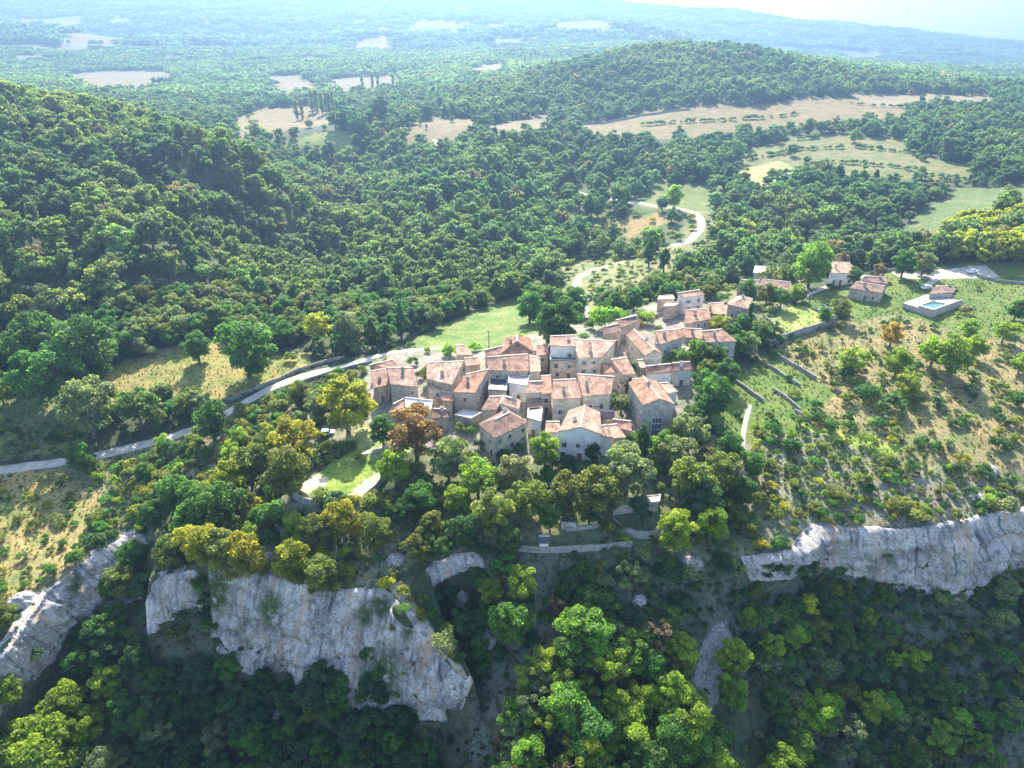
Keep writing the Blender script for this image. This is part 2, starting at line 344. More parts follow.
# ------------------------------------------------------------------ zones of the ground (pixel outlines set down on the terrain)
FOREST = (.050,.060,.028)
DRY, LUSH, GOLD, MEAD, STONEG, TAN, SOIL, ROCKC, OLIVE = (.205,.17,.07),(.105,.145,.032),(.225,.20,.065),(.125,.165,.045),(.22,.19,.16),(.165,.12,.055),(.15,.13,.10),(.26,.235,.20),(.145,.145,.055)
ZONES = [  # outline, colour, tree density, bush density, rock share
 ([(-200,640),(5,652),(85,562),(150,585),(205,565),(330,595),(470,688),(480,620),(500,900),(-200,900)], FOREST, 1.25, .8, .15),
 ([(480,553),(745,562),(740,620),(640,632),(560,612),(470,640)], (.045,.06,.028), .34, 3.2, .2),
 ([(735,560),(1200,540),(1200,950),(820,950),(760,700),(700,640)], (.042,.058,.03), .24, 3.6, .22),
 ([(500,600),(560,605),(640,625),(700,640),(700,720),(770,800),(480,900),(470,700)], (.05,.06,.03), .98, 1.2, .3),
 ([(726,622),(733,640),(724,668),(716,700),(704,722),(688,716),(690,690),(698,662),(705,640),(716,628)], (.20,.195,.19), 0, .1, 1.0),
 ([(496,684),(502,690),(494,712),(486,735),(480,760),(470,760),(476,735),(482,705),(488,690)], (.075,.08,.055), 0, 2.2, .3),
 ([(745,552),(735,440),(770,350),(850,318),(1250,300),(1250,490),(900,525)], DRY, 0, .85, .10),
 ([(770,312),(850,283),(900,268),(1024,262),(1150,300),(1100,335),(980,338),(900,314),(850,320),(780,332)], LUSH, 0, .06, 0),
 ([(759,318),(800,306),(834,320),(775,338)], (.24,.27,.08), 0, 0, 0),
 ([(705,405),(765,352),(835,392),(800,440),(760,440),(720,440)], LUSH, 0, .55, 0),
 ([(800,425),(830,428),(905,448),(890,460),(820,448)], (.24,.28,.06), 0, .3, 0),
 ([(738,445),(800,430),(890,462),(960,470),(900,522),(745,551)], OLIVE, 0, 2.8, .4),
 ([(850,488),(950,478),(1100,462),(1100,500),(955,522),(900,528),(830,520)], (.165,.145,.075), 0, 1.9, .5),
 ([(0,480),(180,440),(290,395),(360,372),(365,420),(300,485),(210,555),(150,540),(45,588),(-150,740),(-250,500)], OLIVE, .04, 1.5, .2),
 ([(-100,480),(60,470),(110,500),(70,560),(20,600),(-100,700)], (.25,.20,.075), 0, .9, .05),
 ([(205,557),(215,480),(260,430),(330,395),(375,440),(300,480),(290,505),(390,500),(420,560),(385,590),(330,588),(260,572)], (.14,.14,.06), .22, 1.3, .35),
 ([(388,585),(402,580),(470,682),(460,676),(430,640)], (.46,.37,.25), 0, .25, .6),
 ([(365,425),(366,364),(420,348),(540,330),(610,318),(660,300),(720,303),(740,315),(715,345),(700,375),(690,420),(640,445),(560,466),(480,466),(420,445)], STONEG, 0, .12, 0),
 ([(600,318),(660,296),(690,275),(740,262),(800,262),(825,272),(800,300),(745,345),(722,350),(742,315),(722,302),(660,300)], (.12,.13,.05), .35, 1.3, .1),
 ([(420,450),(480,462),(560,468),(640,445),(690,425),(735,440),(745,555),(700,556),(560,548),(480,549),(430,562),(400,540),(400,480)], (.11,.12,.05), .0, .8, .15),
 ([(405,346),(430,330),(500,303),(522,293),(545,330),(500,346),(440,353)], MEAD, 0, 0, 0),
 ([(96,372),(180,345),(225,342),(255,358),(312,352),(305,370),(240,396),(130,410),(98,402)], GOLD, 0, .05, 0),
 ([(0,402),(60,395),(100,405),(80,450),(0,462),(-100,470),(-100,400)], (.14,.17,.06), .25, .3, 0),
 ([(294,488),(335,462),(372,438),(394,468),(372,497),(310,502)], (.18,.235,.045), 0, .02, 0),
 ([(294,492),(318,474),(330,478),(322,492),(345,498),(378,474),(384,482),(366,498),(312,502)], (.52,.44,.33), 0, 0, 0),
 ([(345,440),(362,425),(400,420),(412,450),(380,470)], (.26,.28,.12), 0, .3, 0),
 ([(584,275),(606,262),(640,262),(660,285),(625,305),(590,308)], (.30,.29,.12), 0, .25, .05),
 ([(545,188),(730,180),(735,255),(690,278),(640,268),(560,264)], (.085,.11,.04), .45, .9, .05),
 ([(235,118),(262,108),(300,106),(340,112),(335,124),(292,130),(236,138)], TAN, .02, 0, 0),
 ([(285,143),(330,131),(364,131),(352,148),(285,150)], (.18,.20,.05), 0, 0, 0),
 ([(398,130),(440,118),(487,119),(470,138),(405,144)], TAN, .02, 0, 0),
 ([(486,127),(550,110),(552,128),(492,138)], (.18,.13,.08), 0, 0, 0),
 ([(575,124),(640,113),(760,105),(830,97),(908,102),(907,118),(800,126),(700,138),(590,138)], TAN, .015, .01, 0),
 ([(840,91),(920,93),(992,97),(996,108),(870,105)], (.20,.145,.09), .01, 0, 0),
 ([(742,152),(800,134),(908,139),(912,154),(975,167),(965,182),(860,176),(800,172),(735,176)], (.14,.135,.05), .02, .04, 0),
 ([(735,172),(780,160),(800,175),(770,188)], (.28,.28,.11), .08, .05, 0),
 ([(640,210),(655,186),(718,184),(708,212)], (.12,.145,.042), .02, .05, 0),
 ([(600,226),(660,212),(680,218),(630,238)], (.25,.18,.075), 0, .1, 0),
 ([(556,268),(575,256),(640,258),(670,245),(684,236),(690,212),(722,212),(718,250),(690,262),(650,285),(610,290),(588,312),(562,306)], (.165,.165,.065), .14, 1.0, .1),
 ([(895,236),(950,190),(1024,186),(1100,187),(1100,206),(1024,208),(935,238)], (.09,.125,.04), 0, .03, 0),
 ([(60,74),(110,70),(172,71),(182,83),(85,88)], TAN, 0, 0, 0), ([(15,18),(85,16),(88,25),(15,26)], TAN, 0,0,0), ([(104,18),(133,18),(133,22),(104,22)], TAN,0,0,0),
 ([(268,76),(300,74),(330,88),(275,89)], TAN,0,0,0), ([(325,80),(360,76),(402,76),(400,89),(335,90)], TAN,0,0,0), ([(370,86),(400,86),(398,90),(372,91)], TAN,0,0,0),
 ([(352,40),(392,36),(394,48),(350,48)], TAN,0,0,0), ([(415,22),(468,23),(466,34),(415,31)], TAN,0,0,0), ([(465,70),(507,60),(510,69),(468,76)], TAN,0,0,0), ([(540,24),(600,19),(628,26),(550,32)], TAN,0,0,0), ([(480,26),(505,24),(500,29),(482,29)], TAN,0,0,0),
 ([(10,57),(45,55),(46,59),(12,60)], TAN,0,0,0), ([(60,38),(132,35),(130,44),(58,45)], TAN,0,0,0), ([(160,55),(200,57),(198,60),(162,58)], TAN,0,0,0),
 ([(432,140),(436,140),(440,158),(434,160)], (.6,.5,.4), 0, 0, 0)]
def zpoly(pts):
    w = np.array([hit(a, b) for a, b in pts]); r = np.hypot(w[:,0], w[:,1]); m = np.median(r); k = (r < .55*m) & (m > 1000)
    w[k,:2] *= (.8*m/r[k])[:,None]; return np.stack(lp(w[:,0], w[:,1]), 1)
ZP = [zpoly(z[0]) for z in ZONES]
def zone_of(x, y):
    u, v = lp(x, y); n = len(u)
    j = (fbm(x*.12, y*.12, 31, 3)-.5)*.02
    uu, vv = u+j*.8, v+(fbm(x*.12, y*.12, 57, 3)-.5)*.02
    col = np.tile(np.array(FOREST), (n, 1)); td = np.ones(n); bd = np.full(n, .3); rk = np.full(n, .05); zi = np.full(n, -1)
    r = np.exp(v); far = (r > 1700) & ((fbm(x/260, y/75, 71, 2) > .655) & (fbm(x/700, y/500, 72, 2) > .42))     # pale fields of the far plain
    farg = r > 900; col[farg] = (.12,.12,.055); col[far] = (.13,.11,.055); td[far] = 0
    for i, (z, p) in enumerate(zip(ZONES, ZP)):
        lo, hi = p.min(0), p.max(0)
        c = (uu >= lo[0]) & (uu <= hi[0]) & (vv >= lo[1]) & (vv <= hi[1])
        k = np.nonzero(c)[0]
        if len(k) == 0: continue
        k = k[inpoly(uu[k], vv[k], p)]
        col[k] = z[1]; td[k] = z[2]; bd[k] = z[3]; rk[k] = z[4]; zi[k] = i
    return col, td, bd, rk, zi

# ------------------------------------------------------------------ ground sheet
def build_ground():
    R = [25.0]
    while R[-1] < 6700: R.append(R[-1]+max(.55, R[-1]*.0052))
    R = np.array(R); th = np.concatenate([np.linspace(-1.45,-.80,26)[:-1], np.linspace(-.80,.80,470), np.linspace(.80,1.45,26)[1:]])
    rr, tt = np.meshgrid(R, th, indexing='ij'); x = (rr*np.sin(tt)).ravel(); y = (rr*np.cos(tt)).ravel()
    z = ht(x, y); nr, nc = rr.shape
    i = np.arange(nr*nc).reshape(nr, nc)
    F = np.stack([i[:-1,:-1], i[:-1,1:], i[1:,1:], i[1:,:-1]], -1).reshape(-1, 4)[:, ::-1]
    me = mesh_np('ground', np.stack([x,y,z],1), F, [GROUND], smooth=True)
    col, td, bd, rk, zi = zone_of(x, y)
    a = me.attributes.new('zone', 'FLOAT_COLOR', 'POINT'); a.data.foreach_set('color', np.concatenate([col, np.ones((len(x),1))],1).astype(np.float32).ravel())
    b = me.attributes.new('rock', 'FLOAT', 'POINT'); b.data.foreach_set('value', rk.astype(np.float32))
    return kind(link('ground', me), 'structure')
build_ground()

# roads and tracks as strips laid on the ground
ROADL = []
def strip(name, pts, width, mat, dz=.10, n=1.2):
    w = [hit(*p)[:2] for p in pts]
    q = [w[0]]
    for i in range(len(w)-1):            # smooth
        p0, p1, p2, p3 = w[max(i-1,0)], w[i], w[i+1], w[min(i+2,len(w)-1)]
        k = max(2, int(np.linalg.norm(p2-p1)/n))
        for s in range(1, k+1):
            t = s/k; q.append(.5*((2*p1)+(-p0+p2)*t+(2*p0-5*p1+4*p2-p3)*t*t+(-p0+3*p1-3*p2+p3)*t**3))
    q = np.array(q); d = np.gradient(q, axis=0); d /= np.linalg.norm(d, axis=1)[:,None]+1e-9; nrm = np.stack([-d[:,1], d[:,0]], 1)
    ROADL.append((q, width*.5+.6)); cols = 7; V = []
    for c in range(cols):
        wd = width*.5*(1+.18*(fbm(np.arange(len(q))*.3, np.full(len(q), c*1.0), 5, 2)-.5)) if np.isscalar(width) else width
        V.append(q+nrm*(wd*(2*c/(cols-1)-1))[:,None])
    V = np.array(V).transpose(1,0,2).reshape(-1,2); z = ht(V[:,0], V[:,1])+dz
    z = z.reshape(-1, cols); z[:,0] -= .3; z[:,-1] -= .3
    i = np.arange(len(q)*cols).reshape(-1, cols)
    F = np.stack([i[:-1,:-1], i[1:,:-1], i[1:,1:], i[:-1,1:]], -1).reshape(-1,4)[:, ::-1]
    return kind(link(name, mesh_np(name, np.column_stack([V, z.ravel()]), F, [mat], smooth=True)), 'structure')
strip('road', [(-60,478),(0,470),(60,462),(110,453),(180,434),(215,420),(240,405),(290,381),(345,366),(385,354),(420,349),(447,348)], 4.3, ROADM, .14)
strip('valley_road', [(587,318),(583,305),(576,292),(580,277),(600,268),(627,262)], 4.2, ROADM, .16)
strip('valley_road', [(672,246),(690,240),(701,226),(696,214),(680,209),(650,205),(610,199),(570,190)], 5.0, ROADM, .2)
strip('track', [(796,300),(815,292),(835,284),(852,279),(868,276)], 3.0, TRACK, .12)
strip('parking_ground', [(895,275),(930,275),(960,273),(992,271)], 11.0, TRACK, .12)
strip('track', [(940,276),(930,283),(926,289)], 3.0, TRACK, .16)
strip('footpath', [(750,405),(744,430),(742,455),(744,480)], 1.6, TRACK, .12)
strip('footpath', [(360,455),(385,447),(405,440),(418,432)], 2.0, TRACK, .12)

# ------------------------------------------------------------------ cliffs
def resample(p, n):
    p = np.array(p, float); d = np.r_[0, np.cumsum(np.linalg.norm(np.diff(p, axis=0), axis=1))]
    s = np.linspace(0, d[-1], n); return np.stack([np.interp(s, d, p[:,k]) for k in range(3)], 1), d[-1]
def fbm3(x, y, z, s, o=4): return (fbm(x+z*.37, y-z*.21, s, o)+fbm(y+7.3, z+x*.19, s+5, o)+fbm(z-2.1, x*.8+y*.3, s+9, o))/3
def cliff(name, top, bot, moss=(), seed=0, step=.42, amp=1.0):
    T = [Pc(*q) for q in top]; B = [Pc(*q) for q in bot]
    _, L = resample(T, 10); nu = int(L/step)
    T, _ = resample(T, nu); B, _ = resample(B, nu)
    k = np.ones(7)/7
    for A in (T, B):
        for c in range(3):
            A[:,c] = np.convolve(np.pad(A[:,c], 3, mode='edge'), k, 'valid')
    hgt = np.linalg.norm(T-B, axis=1).mean(); nv = max(12, int(hgt/step))
    d = np.gradient(.5*(T+B), axis=0)[:,:2]; d /= np.linalg.norm(d, axis=1)[:,None]
    nrm = np.stack([d[:,1], -d[:,0]], 1)
    if ((-(T[:,:2])*nrm).sum(1)).mean() < 0: nrm = -nrm
    lip = 5; rows = []; mo = []
    us = np.linspace(0, L, nu); uend = np.clip(np.minimum(us, L-us)/3.0, 0, 1)
    for j in range(-lip, nv+1):
        if j < 0:                        # weathered lip running back onto the plateau
            p = T.copy(); back = -j*.55; p[:,:2] -= nrm*back; p[:,2] = np.minimum(T[:,2]+.15, ht(p[:,0], p[:,1])+.28*(1+j/lip)-.05)
            v = np.zeros(nu); dsp = (fbm3(p[:,0]*.5, p[:,1]*.5, p[:,2]*.5, seed+2)-.5)*1.2*(1+j/lip)
            p[:,2] += dsp*.6; rows.append(p); mo.append(np.zeros(nu)); continue
        v = j/nv; p = T*(1-v)+B*v
        wx, wy, wz = p[:,0], p[:,1], p[:,2]
        n1 = fbm3(wx*.09, wy*.09, wz*.09, seed, 3)-.5; n2 = fbm3(wx*.30, wy*.30, wz*.33, seed+20, 4)-.5; n4 = fbm3(wx*1.1, wy*1.1, wz*1.0, seed+60, 3)-.5
        rg = np.abs(fbm3(wx*.17, wy*.17, wz*.10, seed+40, 3)-.5); crack = np.exp(-(rg/.012)**2)
        bed = ((wz+5*n1+1.5*n2)/4.2) % 1; bed = np.where(bed < .8, bed/.8, (1-bed)/.2)      # stepped beds with small overhangs
        disp = amp*(1.2 + 9.0*n1 + 7.0*n2 + 2.4*n4 - 1.3*crack + .9*bed + 1.0*math.sin(math.pi*v))
        disp *= np.minimum(1, .25+v*nv/5)*(.35+.65*uend)
        p[:,:2] += nrm*disp[:,None]
        if v < .9:
            for _ in range(12):
                bad = p[:,2] < ht(p[:,0], p[:,1])+.25
                if not bad.any(): break
                p[bad,:2] += nrm[bad]*.5
        rows.append(p)
        m = np.zeros(nu)
        for (mx, my, mr) in moss:
            qx, qy, _ = proj(p[:,0], p[:,1], p[:,2]); m = np.maximum(m, np.clip(1.6-1.6*np.hypot((qx-mx), (qy-my)*.6)/mr, 0, 1))
        mo.append(m)
    V = np.array(rows); nj = len(rows); i = np.arange(nj*nu).reshape(nj, nu)
    F = np.stack([i[:-1,:-1], i[1:,:-1], i[1:,1:], i[:-1,1:]], -1).reshape(-1,4)
    if seed >= 0 and (np.cross(V[lip+2,1]-V[lip+1,0], V[lip+1,1]-V[lip+1,0])[:2] @ nrm[0]) < 0: F = F[:, ::-1]
    uu = np.tile(us, nj); vv = np.repeat(np.arange(nj)*step, nu)
    me = mesh_np(name, V.reshape(-1,3), F, [CLIFF], uv=np.stack([uu[F.ravel()], vv[F.ravel()]],1), smooth=False)
    a = me.attributes.new('moss', 'FLOAT', 'POINT'); a.data.foreach_set('value', np.array(mo, np.float32).ravel())
    return kind(link(name, me), 'structure')
cliff('cliff', [(208,560,-12.8),(232,566,-12.8),(260,574,-13),(300,584,-13.5),(330,590,-14),(360,592,-14.2),(385,592,-14.5),(408,616,-16.5),(430,642,-19),(450,664,-21),(464,680,-22.5),(474,684,-23.5)],
      [(214,640,-34),(232,650,-36),(258,662,-40),(290,675,-41),(318,692,-41.5),(345,698,-41.5),(375,704,-41.5),(400,712,-41.5),(425,716,-41),(445,714,-40),(460,700,-38),(473,690,-31)],
      moss=[(215,590,26),(270,608,16),(365,615,12),(382,605,14),(385,672,22),(368,680,12),(408,630,9)], seed=3)
cliff('cliff', [(145,604,-25),(151,582,-19.5),(161,575,-18),(174,573,-16.5),(188,570,-15.5),(197,568,-15),(203,588,-19.5)], [(146,634,-32),(153,630,-31.5),(163,623,-31),(178,620,-30),(190,617,-29),(198,614,-28),(205,612,-27)], seed=11, amp=.55, moss=[(200,585,12)])
cliff('cliff', [(-60,715,-25),(5,652,-24),(22,622,-23.2),(45,592,-22.5),(66,574,-22),(85,560,-21.5),(108,546,-21.2),(128,532,-21),(140,528,-20.5)], [(-30,722,-43),(14,674,-41),(38,652,-39),(68,634,-37),(96,616,-35.5),(120,600,-34),(138,582,-32),(150,560,-28),(154,544,-25)], seed=23, amp=.75, moss=[(75,585,10)])
cliff('cliff', [(738,556,-10),(760,556,-10),(788,552,-10),(803,540,-9.2),(818,528,-8.5),(850,528,-8.7),(880,530,-8.8),(900,530,-9),(930,528,-8.8),(955,524,-8.5),(990,516,-8.2),(1030,508,-8),(1110,492,-7.5)],
      [(742,570,-16.3),(762,571,-17.3),(790,564,-18.8),(806,561,-19.8),(822,562,-21.3),(852,575,-23.3),(884,582,-24.8),(905,589,-25.8),(934,594,-27.3),(960,595,-27.3),(994,582,-26.3),(1035,571,-25.3),(1115,552,-24.3)], seed=37, amp=.9)
cliff('cliff', [(426,574,-12.5),(434,564,-11),(455,556,-9.8),(474,552,-8.8),(484,556,-10)], [(430,588,-15.5),(440,580,-14.8),(460,570,-13.4),(476,564,-12.4),(486,561,-12)], seed=51, amp=.5, step=.35)
def outcrop(px, py, size, seed, label):
    c = hit(px, py); n = 26; th = np.linspace(0, 2*np.pi, n*2, endpoint=False); ph = np.linspace(.02, 1.75, n)
    V = []
    for p in ph:
        d = np.stack([np.cos(th)*np.sin(p), np.sin(th)*np.sin(p), np.full(len(th), np.cos(p))], 1)
        r = 1+.9*(fbm3(d[:,0]*1.3, d[:,1]*1.3, d[:,2]*1.3, seed)-.5)+.5*(fbm3(d[:,0]*4, d[:,1]*4, d[:,2]*4, seed+3)-.5)
        V.append(d*r[:,None]*np.array(size))
    V = np.array(V); nj, nu = V.shape[:2]; i = np.arange(nj*nu).reshape(nj, nu)
    F = np.stack([i[:-1], i[1:], np.roll(i,-1,1)[1:], np.roll(i,-1,1)[:-1]], -1).reshape(-1,4)
    me = mesh_np('rock_outcrop', V.reshape(-1,3), F, [CLIFF]); me.attributes.new('moss', 'FLOAT', 'POINT')
    l = me.uv_layers.new(name='uv'); co = V.reshape(-1,3)[F.ravel()]; l.data.foreach_set('uv', (np.stack([co[:,0]+co[:,1], co[:,2]],1)).astype(np.float32).ravel())
    o = link('rock_outcrop', me, None, c-np.array([0,0,size[2]*.2]), seed*.7); tag(o, label, 'rock'); return o
for q in [(22,603,(3.0,2.4,3.0),1,'pale limestone block beside the leftmost cliff'),(462,598,(2.2,2.0,2.6),2,'grey rock in the shade right of the sandy fin crest'),(485,640,(3.2,2.6,2.4),3,'rounded grey boulder below the terrace garden, right of the fin'),
          (690,565,(3.0,2.2,2.2),4,'grey outcrop left of the right-hand cliff end'),(672,572,(2.4,2.0,1.8),5,'smaller grey outcrop under the round olive tree'),(976,568,(5.0,3.2,4.0),6,'pink limestone bulge under the right cliff'),
          (990,470,(2.0,1.6,1.6),7,'grey boulder among bushes above the right cliff'),(980,500,(3.6,1.8,1.4),8,'flat limestone ledge above the right cliff edge'),(900,660,(2.0,1.6,1.3),9,'pale blue-grey boulder in the scrub slope'),(640,600,(1.8,1.6,1.6),10,'pale rock standing on the bare slope under the terrace'),
          (280,716,(2.6,2.0,1.8),12,'grey rock showing between dark trees under the main cliff'),(300,535,(3.0,1.6,1.2),13,'flat pale ledge below the curved garden wall'),(395,560,(2.2,1.8,1.8),14,'grey rock beside the yellow bushes at the fin top'),(262,560,(2.8,1.5,1.2),15,'pale ledge on the main cliff top')]: outcrop(*q)

# ------------------------------------------------------------------ buildings
def unit(v): v = np.array(v, float); return v/(np.linalg.norm(v)+1e-9)
def slab(mb, q, th=.2, n=1):     # roof plane: corners A B C D (A,B = eave, C,D = upper), sagging and thick
    A, B, C, D = [np.array(p, float) for p in q]
    nx = max(2, int(np.linalg.norm(B-A)/.7)); ny = max(2, int(np.linalg.norm(D-A)/.7))
    lx, ly = np.linalg.norm(B-A), np.linalg.norm(D-A)
    g = np.empty((ny+1, nx+1, 3)); up = unit(np.cross(B-A, D-A));  up = up if up[2] > 0 else -up
    ph = random.random()*50
    for j in range(ny+1):
        for i in range(nx+1):
            s, t = i/nx, j/ny; p = (A*(1-s)+B*s)*(1-t)+(D*(1-s)+C*s)*t
            w = .22*(fbm(np.array([p[0]*.35+ph]), np.array([p[1]*.35]), 4, 3)[0]-.5) - .12*math.sin(math.pi*s)*math.sin(math.pi*t)
            if i in (0, nx) or j in (0, ny): w *= .35
            g[j, i] = p+up*w
    for j in range(ny):
        for i in range(nx):
            mb.face([g[j,i], g[j,i+1], g[j+1,i+1], g[j+1,i]], 0, [(lx*i/nx, ly*j/ny), (lx*(i+1)/nx, ly*j/ny), (lx*(i+1)/nx, ly*(j+1)/ny), (lx*i/nx, ly*(j+1)/ny)])
    ring = [g[0,i] for i in range(nx+1)]+[g[j,nx] for j in range(1,ny+1)]+[g[ny,i] for i in range(nx-1,-1,-1)]+[g[j,0] for j in range(ny-1,0,-1)]
    low = [p-np.array([0,0,th]) for p in ring]
    for i in range(len(ring)):
        j = (i+1) % len(ring); mb.face([ring[i], low[i], low[j], ring[j]], 0, [(0,0)]*4)
    mb.face(low[::-1], 0, [(0,0)]*len(low))
def window(parent, c, ax, nrm, w, h, shut=False, wt=None):
    mb = MB(); f = .13
    for (du, dv, hu, hv) in ((-(w/2+f/2),0,f/2,h/2+f),((w/2+f/2),0,f/2,h/2+f),(0,h/2+f/2,w/2,f/2),(0,-(h/2+f/2),w/2+.1,f/2)):
        cc = np.array(c)+np.array([*(np.array(ax)*du), dv]); mb.box(cc+np.array([*(np.array(nrm)*.05),0]), ax, nrm, hu, .06, cc[2]-hv, cc[2]+hv)
    cc = np.array(c); mb.box(cc+np.array([*(np.array(nrm)*.03),0]), ax, nrm, .03, .035, cc[2]-h/2, cc[2]+h/2, 0)
    o = mb.build('window', wt or TRIM, parent)
    p = MB(); p.box(cc+np.array([*(np.array(nrm)*.005),0]), ax, nrm, w/2, .02, cc[2]-h/2, cc[2]+h/2); p.build('pane', GLASS, o)
    if shut:
        for s in (-1, 1):
            m2 = MB(); m2.box(cc+np.array([*(np.array(ax)*s*(w*.75+f)+np.array(nrm)*.09),0]), ax, nrm, w*.25, .03, cc[2]-h/2, cc[2]+h/2); m2.build('shutter', SHUT, o)
    return o
HOUSES = []
def house(label, typ, A, B, C, D, h, rise, wall='s', tint=(1,1,1), win=True, chim=1, roofmat=None, name='stone_house', cat='house', big=None, side_win=True, drop=2.0):
    # corners as they stand in the photo, lifted to eave (A,B) and upper (C,D) height above the ground under the house
    zg = float(hit((A[0]+B[0])/2, (A[1]+B[1])/2+10)[2])
    c0 = (A[0]+B[0]+C[0]+D[0])/4, (A[1]+B[1]+C[1]+D[1])/4
    hb = h+rise if typ == 'shed' else (h+rise if typ == 'gx' else h)
    for _ in range(4):
        pt = P(*c0, zg+(h+hb)/2); zg = h1(pt[0], pt[1])
    ze, zr = zg+h, zg+h+rise
    a, b = P(*A, ze), P(*B, ze)
    if typ in ('shed', 'gx'): c, d = P(*C, zr), P(*D, zr)
    else: c, d = P(*C, ze), P(*D, ze)
    if typ == 'gx':          # the visible plane ends at the ridge: mirror it for the back plane
        rc, rd = c.copy(), d.copy()
        c = np.array([2*rc[0]-b[0], 2*rc[1]-b[1], ze]); d = np.array([2*rd[0]-a[0], 2*rd[1]-a[1], ze])
        sh = min(1, 6.0/np.linalg.norm((rc-b)[:2])); c[:2] = rc[:2]+(c-rc)[:2]*sh; d[:2] = rd[:2]+(d-rd)[:2]*sh; c[2] = d[2] = zr-rise*sh
    cen = (a+b+c+d)/4
    root = bpy.data.objects.new(name, None); COL.objects.link(root); tag(root, label, cat)
    base = min(h1(*p[:2]) for p in (a, b, c, d, cen))-drop
    root.location = (cen[0], cen[1], base+drop)
    def rel(p): return np.array(p, float)-np.array([cen[0], cen[1], base+drop])
    a, b, c, d = map(rel, (a, b, c, d)); bz = -drop
    cs = [a, b, c, d]; ins = []
    for p in cs: ins.append(p[:2]-unit(p[:2])*.35)
    tops = [p[2]-.08 for p in cs]
    if typ == 'gx': rc, rd = rel(rc), rel(rd)
    # walls
    wmb = MB()
    edges = [(0,1),(1,2),(2,3),(3,0)]; ridge = {}
    if typ == 'gx': ridge = {1: ((rc[:2]-unit(rc[:2])*.35), rc[2]-.08), 3: ((rd[:2]-unit(rd[:2])*.35), rd[2]-.08)}
    if typ == 'gy':
        m1, m2 = (ins[0]+ins[1])/2, (ins[2]+ins[3])/2; ridge = {0: (m1, a[2]+rise-.08), 2: (m2, a[2]+rise-.08)}
    if typ == 'hip': pass
    for k, (i, j) in enumerate(edges):
        pts = [(*ins[i], bz), (*ins[j], bz), (*ins[j], tops[j])]
        if k in ridge: pts.append((*ridge[k][0], ridge[k][1]))
        pts.append((*ins[i], tops[i])); wmb.face(pts, 0)
    wmb.face([(*ins[3], bz), (*ins[2], bz), (*ins[1], bz), (*ins[0], bz)], 0)
    wo_ = wmb.build('wall', WALLS[wall], root)
    # roof
    rmb = MB(); cap = MB(); rm = roofmat or TILE
    def e(p, q): return np.array(p)+ (np.array(p)-np.array(q))*0
    if typ == 'flat':
        slab(rmb, (a+[0,0,.06], b+[0,0,.06], c+[0,0,.06], d+[0,0,.06])); rm = roofmat or TERR
        for i, j in edges:      # parapet
            p, q = cs[i], cs[j]; ax = unit(q[:2]-p[:2]); mid = (p+q)/2
            cap.box(mid-np.array([*(unit(mid[:2])*.2),0]), ax, (-ax[1], ax[0]), np.linalg.norm((q-p)[:2])/2-.01*i, .16, p[2]-.1, p[2]+.22+.01*i)
    elif typ == 'shed':
        slab(rmb, (a, b, c, d)); ax = unit((c-d)[:2])
        cap.box((c+d)/2, ax, (-ax[1], ax[0]), np.linalg.norm((c-d)[:2])/2, .18, min(c[2],d[2])-.12, max(c[2],d[2])+.10)
    elif typ == 'gx':
        slab(rmb, (a, b, rc, rd)); slab(rmb, (c, d, rd, rc)); ax = unit((rc-rd)[:2])
        cap.box((rc+rd)/2, ax, (-ax[1], ax[0]), np.linalg.norm((rc-rd)[:2])/2, .2, rc[2]-.1, rc[2]+.10)
    elif typ == 'gy':
        r1 = (a+b)/2+[0,0,rise]; r2 = (c+d)/2+[0,0,rise]
        slab(rmb, (d, a, r1, r2)); slab(rmb, (b, c, r2, r1)); ax = unit((r2-r1)[:2])
        cap.box((r1+r2)/2, ax, (-ax[1], ax[0]), np.linalg.norm((r2-r1)[:2])/2, .2, r1[2]-.1, r1[2]+.10)
    elif typ == 'hip':
        m = (a+b+c+d)/4; L1 = np.linalg.norm((b-a)[:2])+np.linalg.norm((c-d)[:2]); L2 = np.linalg.norm((c-b)[:2])+np.linalg.norm((d-a)[:2])
        v = ((b+c)/2-(a+d)/2) if L1 > L2 else ((c+d)/2-(a+b)/2); v = v*.22; r1, r2 = m-v+[0,0,rise], m+v+[0,0,rise]
        if L1 > L2: slab(rmb, (a,b,r2,r1)); slab(rmb, (b,c,r2,r2+.01)); slab(rmb, (c,d,r1,r2)); slab(rmb, (d,a,r1,r1+.01))
        else: slab(rmb, (a,b,r1,r1+.01)); slab(rmb, (b,c,r2,r1)); slab(rmb, (c,d,r2,r2+.01)); slab(rmb, (d,a,r1,r2))
        ax = unit((r2-r1)[:2]); cap.box((r1+r2)/2, ax, (-ax[1], ax[0]), np.linalg.norm((r2-r1)[:2])/2+.1, .2, r1[2]-.1, r1[2]+.1)
    ro = rmb.build('roof', rm, root); k = .75+.45*random.random(); ro['tint'] = [t*k for t in tint]
    cap.build('ridge_cap' if typ != 'flat' else 'parapet', MORTAR if typ != 'flat' else WALLS[wall], ro)
    # chimneys
    for n in range(chim):
        s, t = random.uniform(.2,.8), random.uniform(.35,.8); p = (a*(1-s)+b*s)*(1-t)+((rd*(1-s)+rc*s) if typ == 'gx' else (d*(1-s)+c*s))*t
        zt = p[2]+(rise*.6 if typ in ('gy','hip') else 0)
        ax = unit((b-a)[:2]); ay = (-ax[1], ax[0]); hh = random.uniform(.9,1.5)
        ch = MB(); ch.box(p, ax, ay, .42, .32, zt-.8, zt+hh); cho = ch.build('chimney', WALLS[wall], ro)
        cc = MB(); cc.box(p, ax, ay, .5, .4, zt+hh, zt+hh+.14)
        for q in (-.22, .22): cc.box(p[:2]+ax*q, ax, ay, .12, .12, zt+hh+.14, zt+hh+.5, 0, .8)
        cc.build('chimney_cap', CAPM, cho)
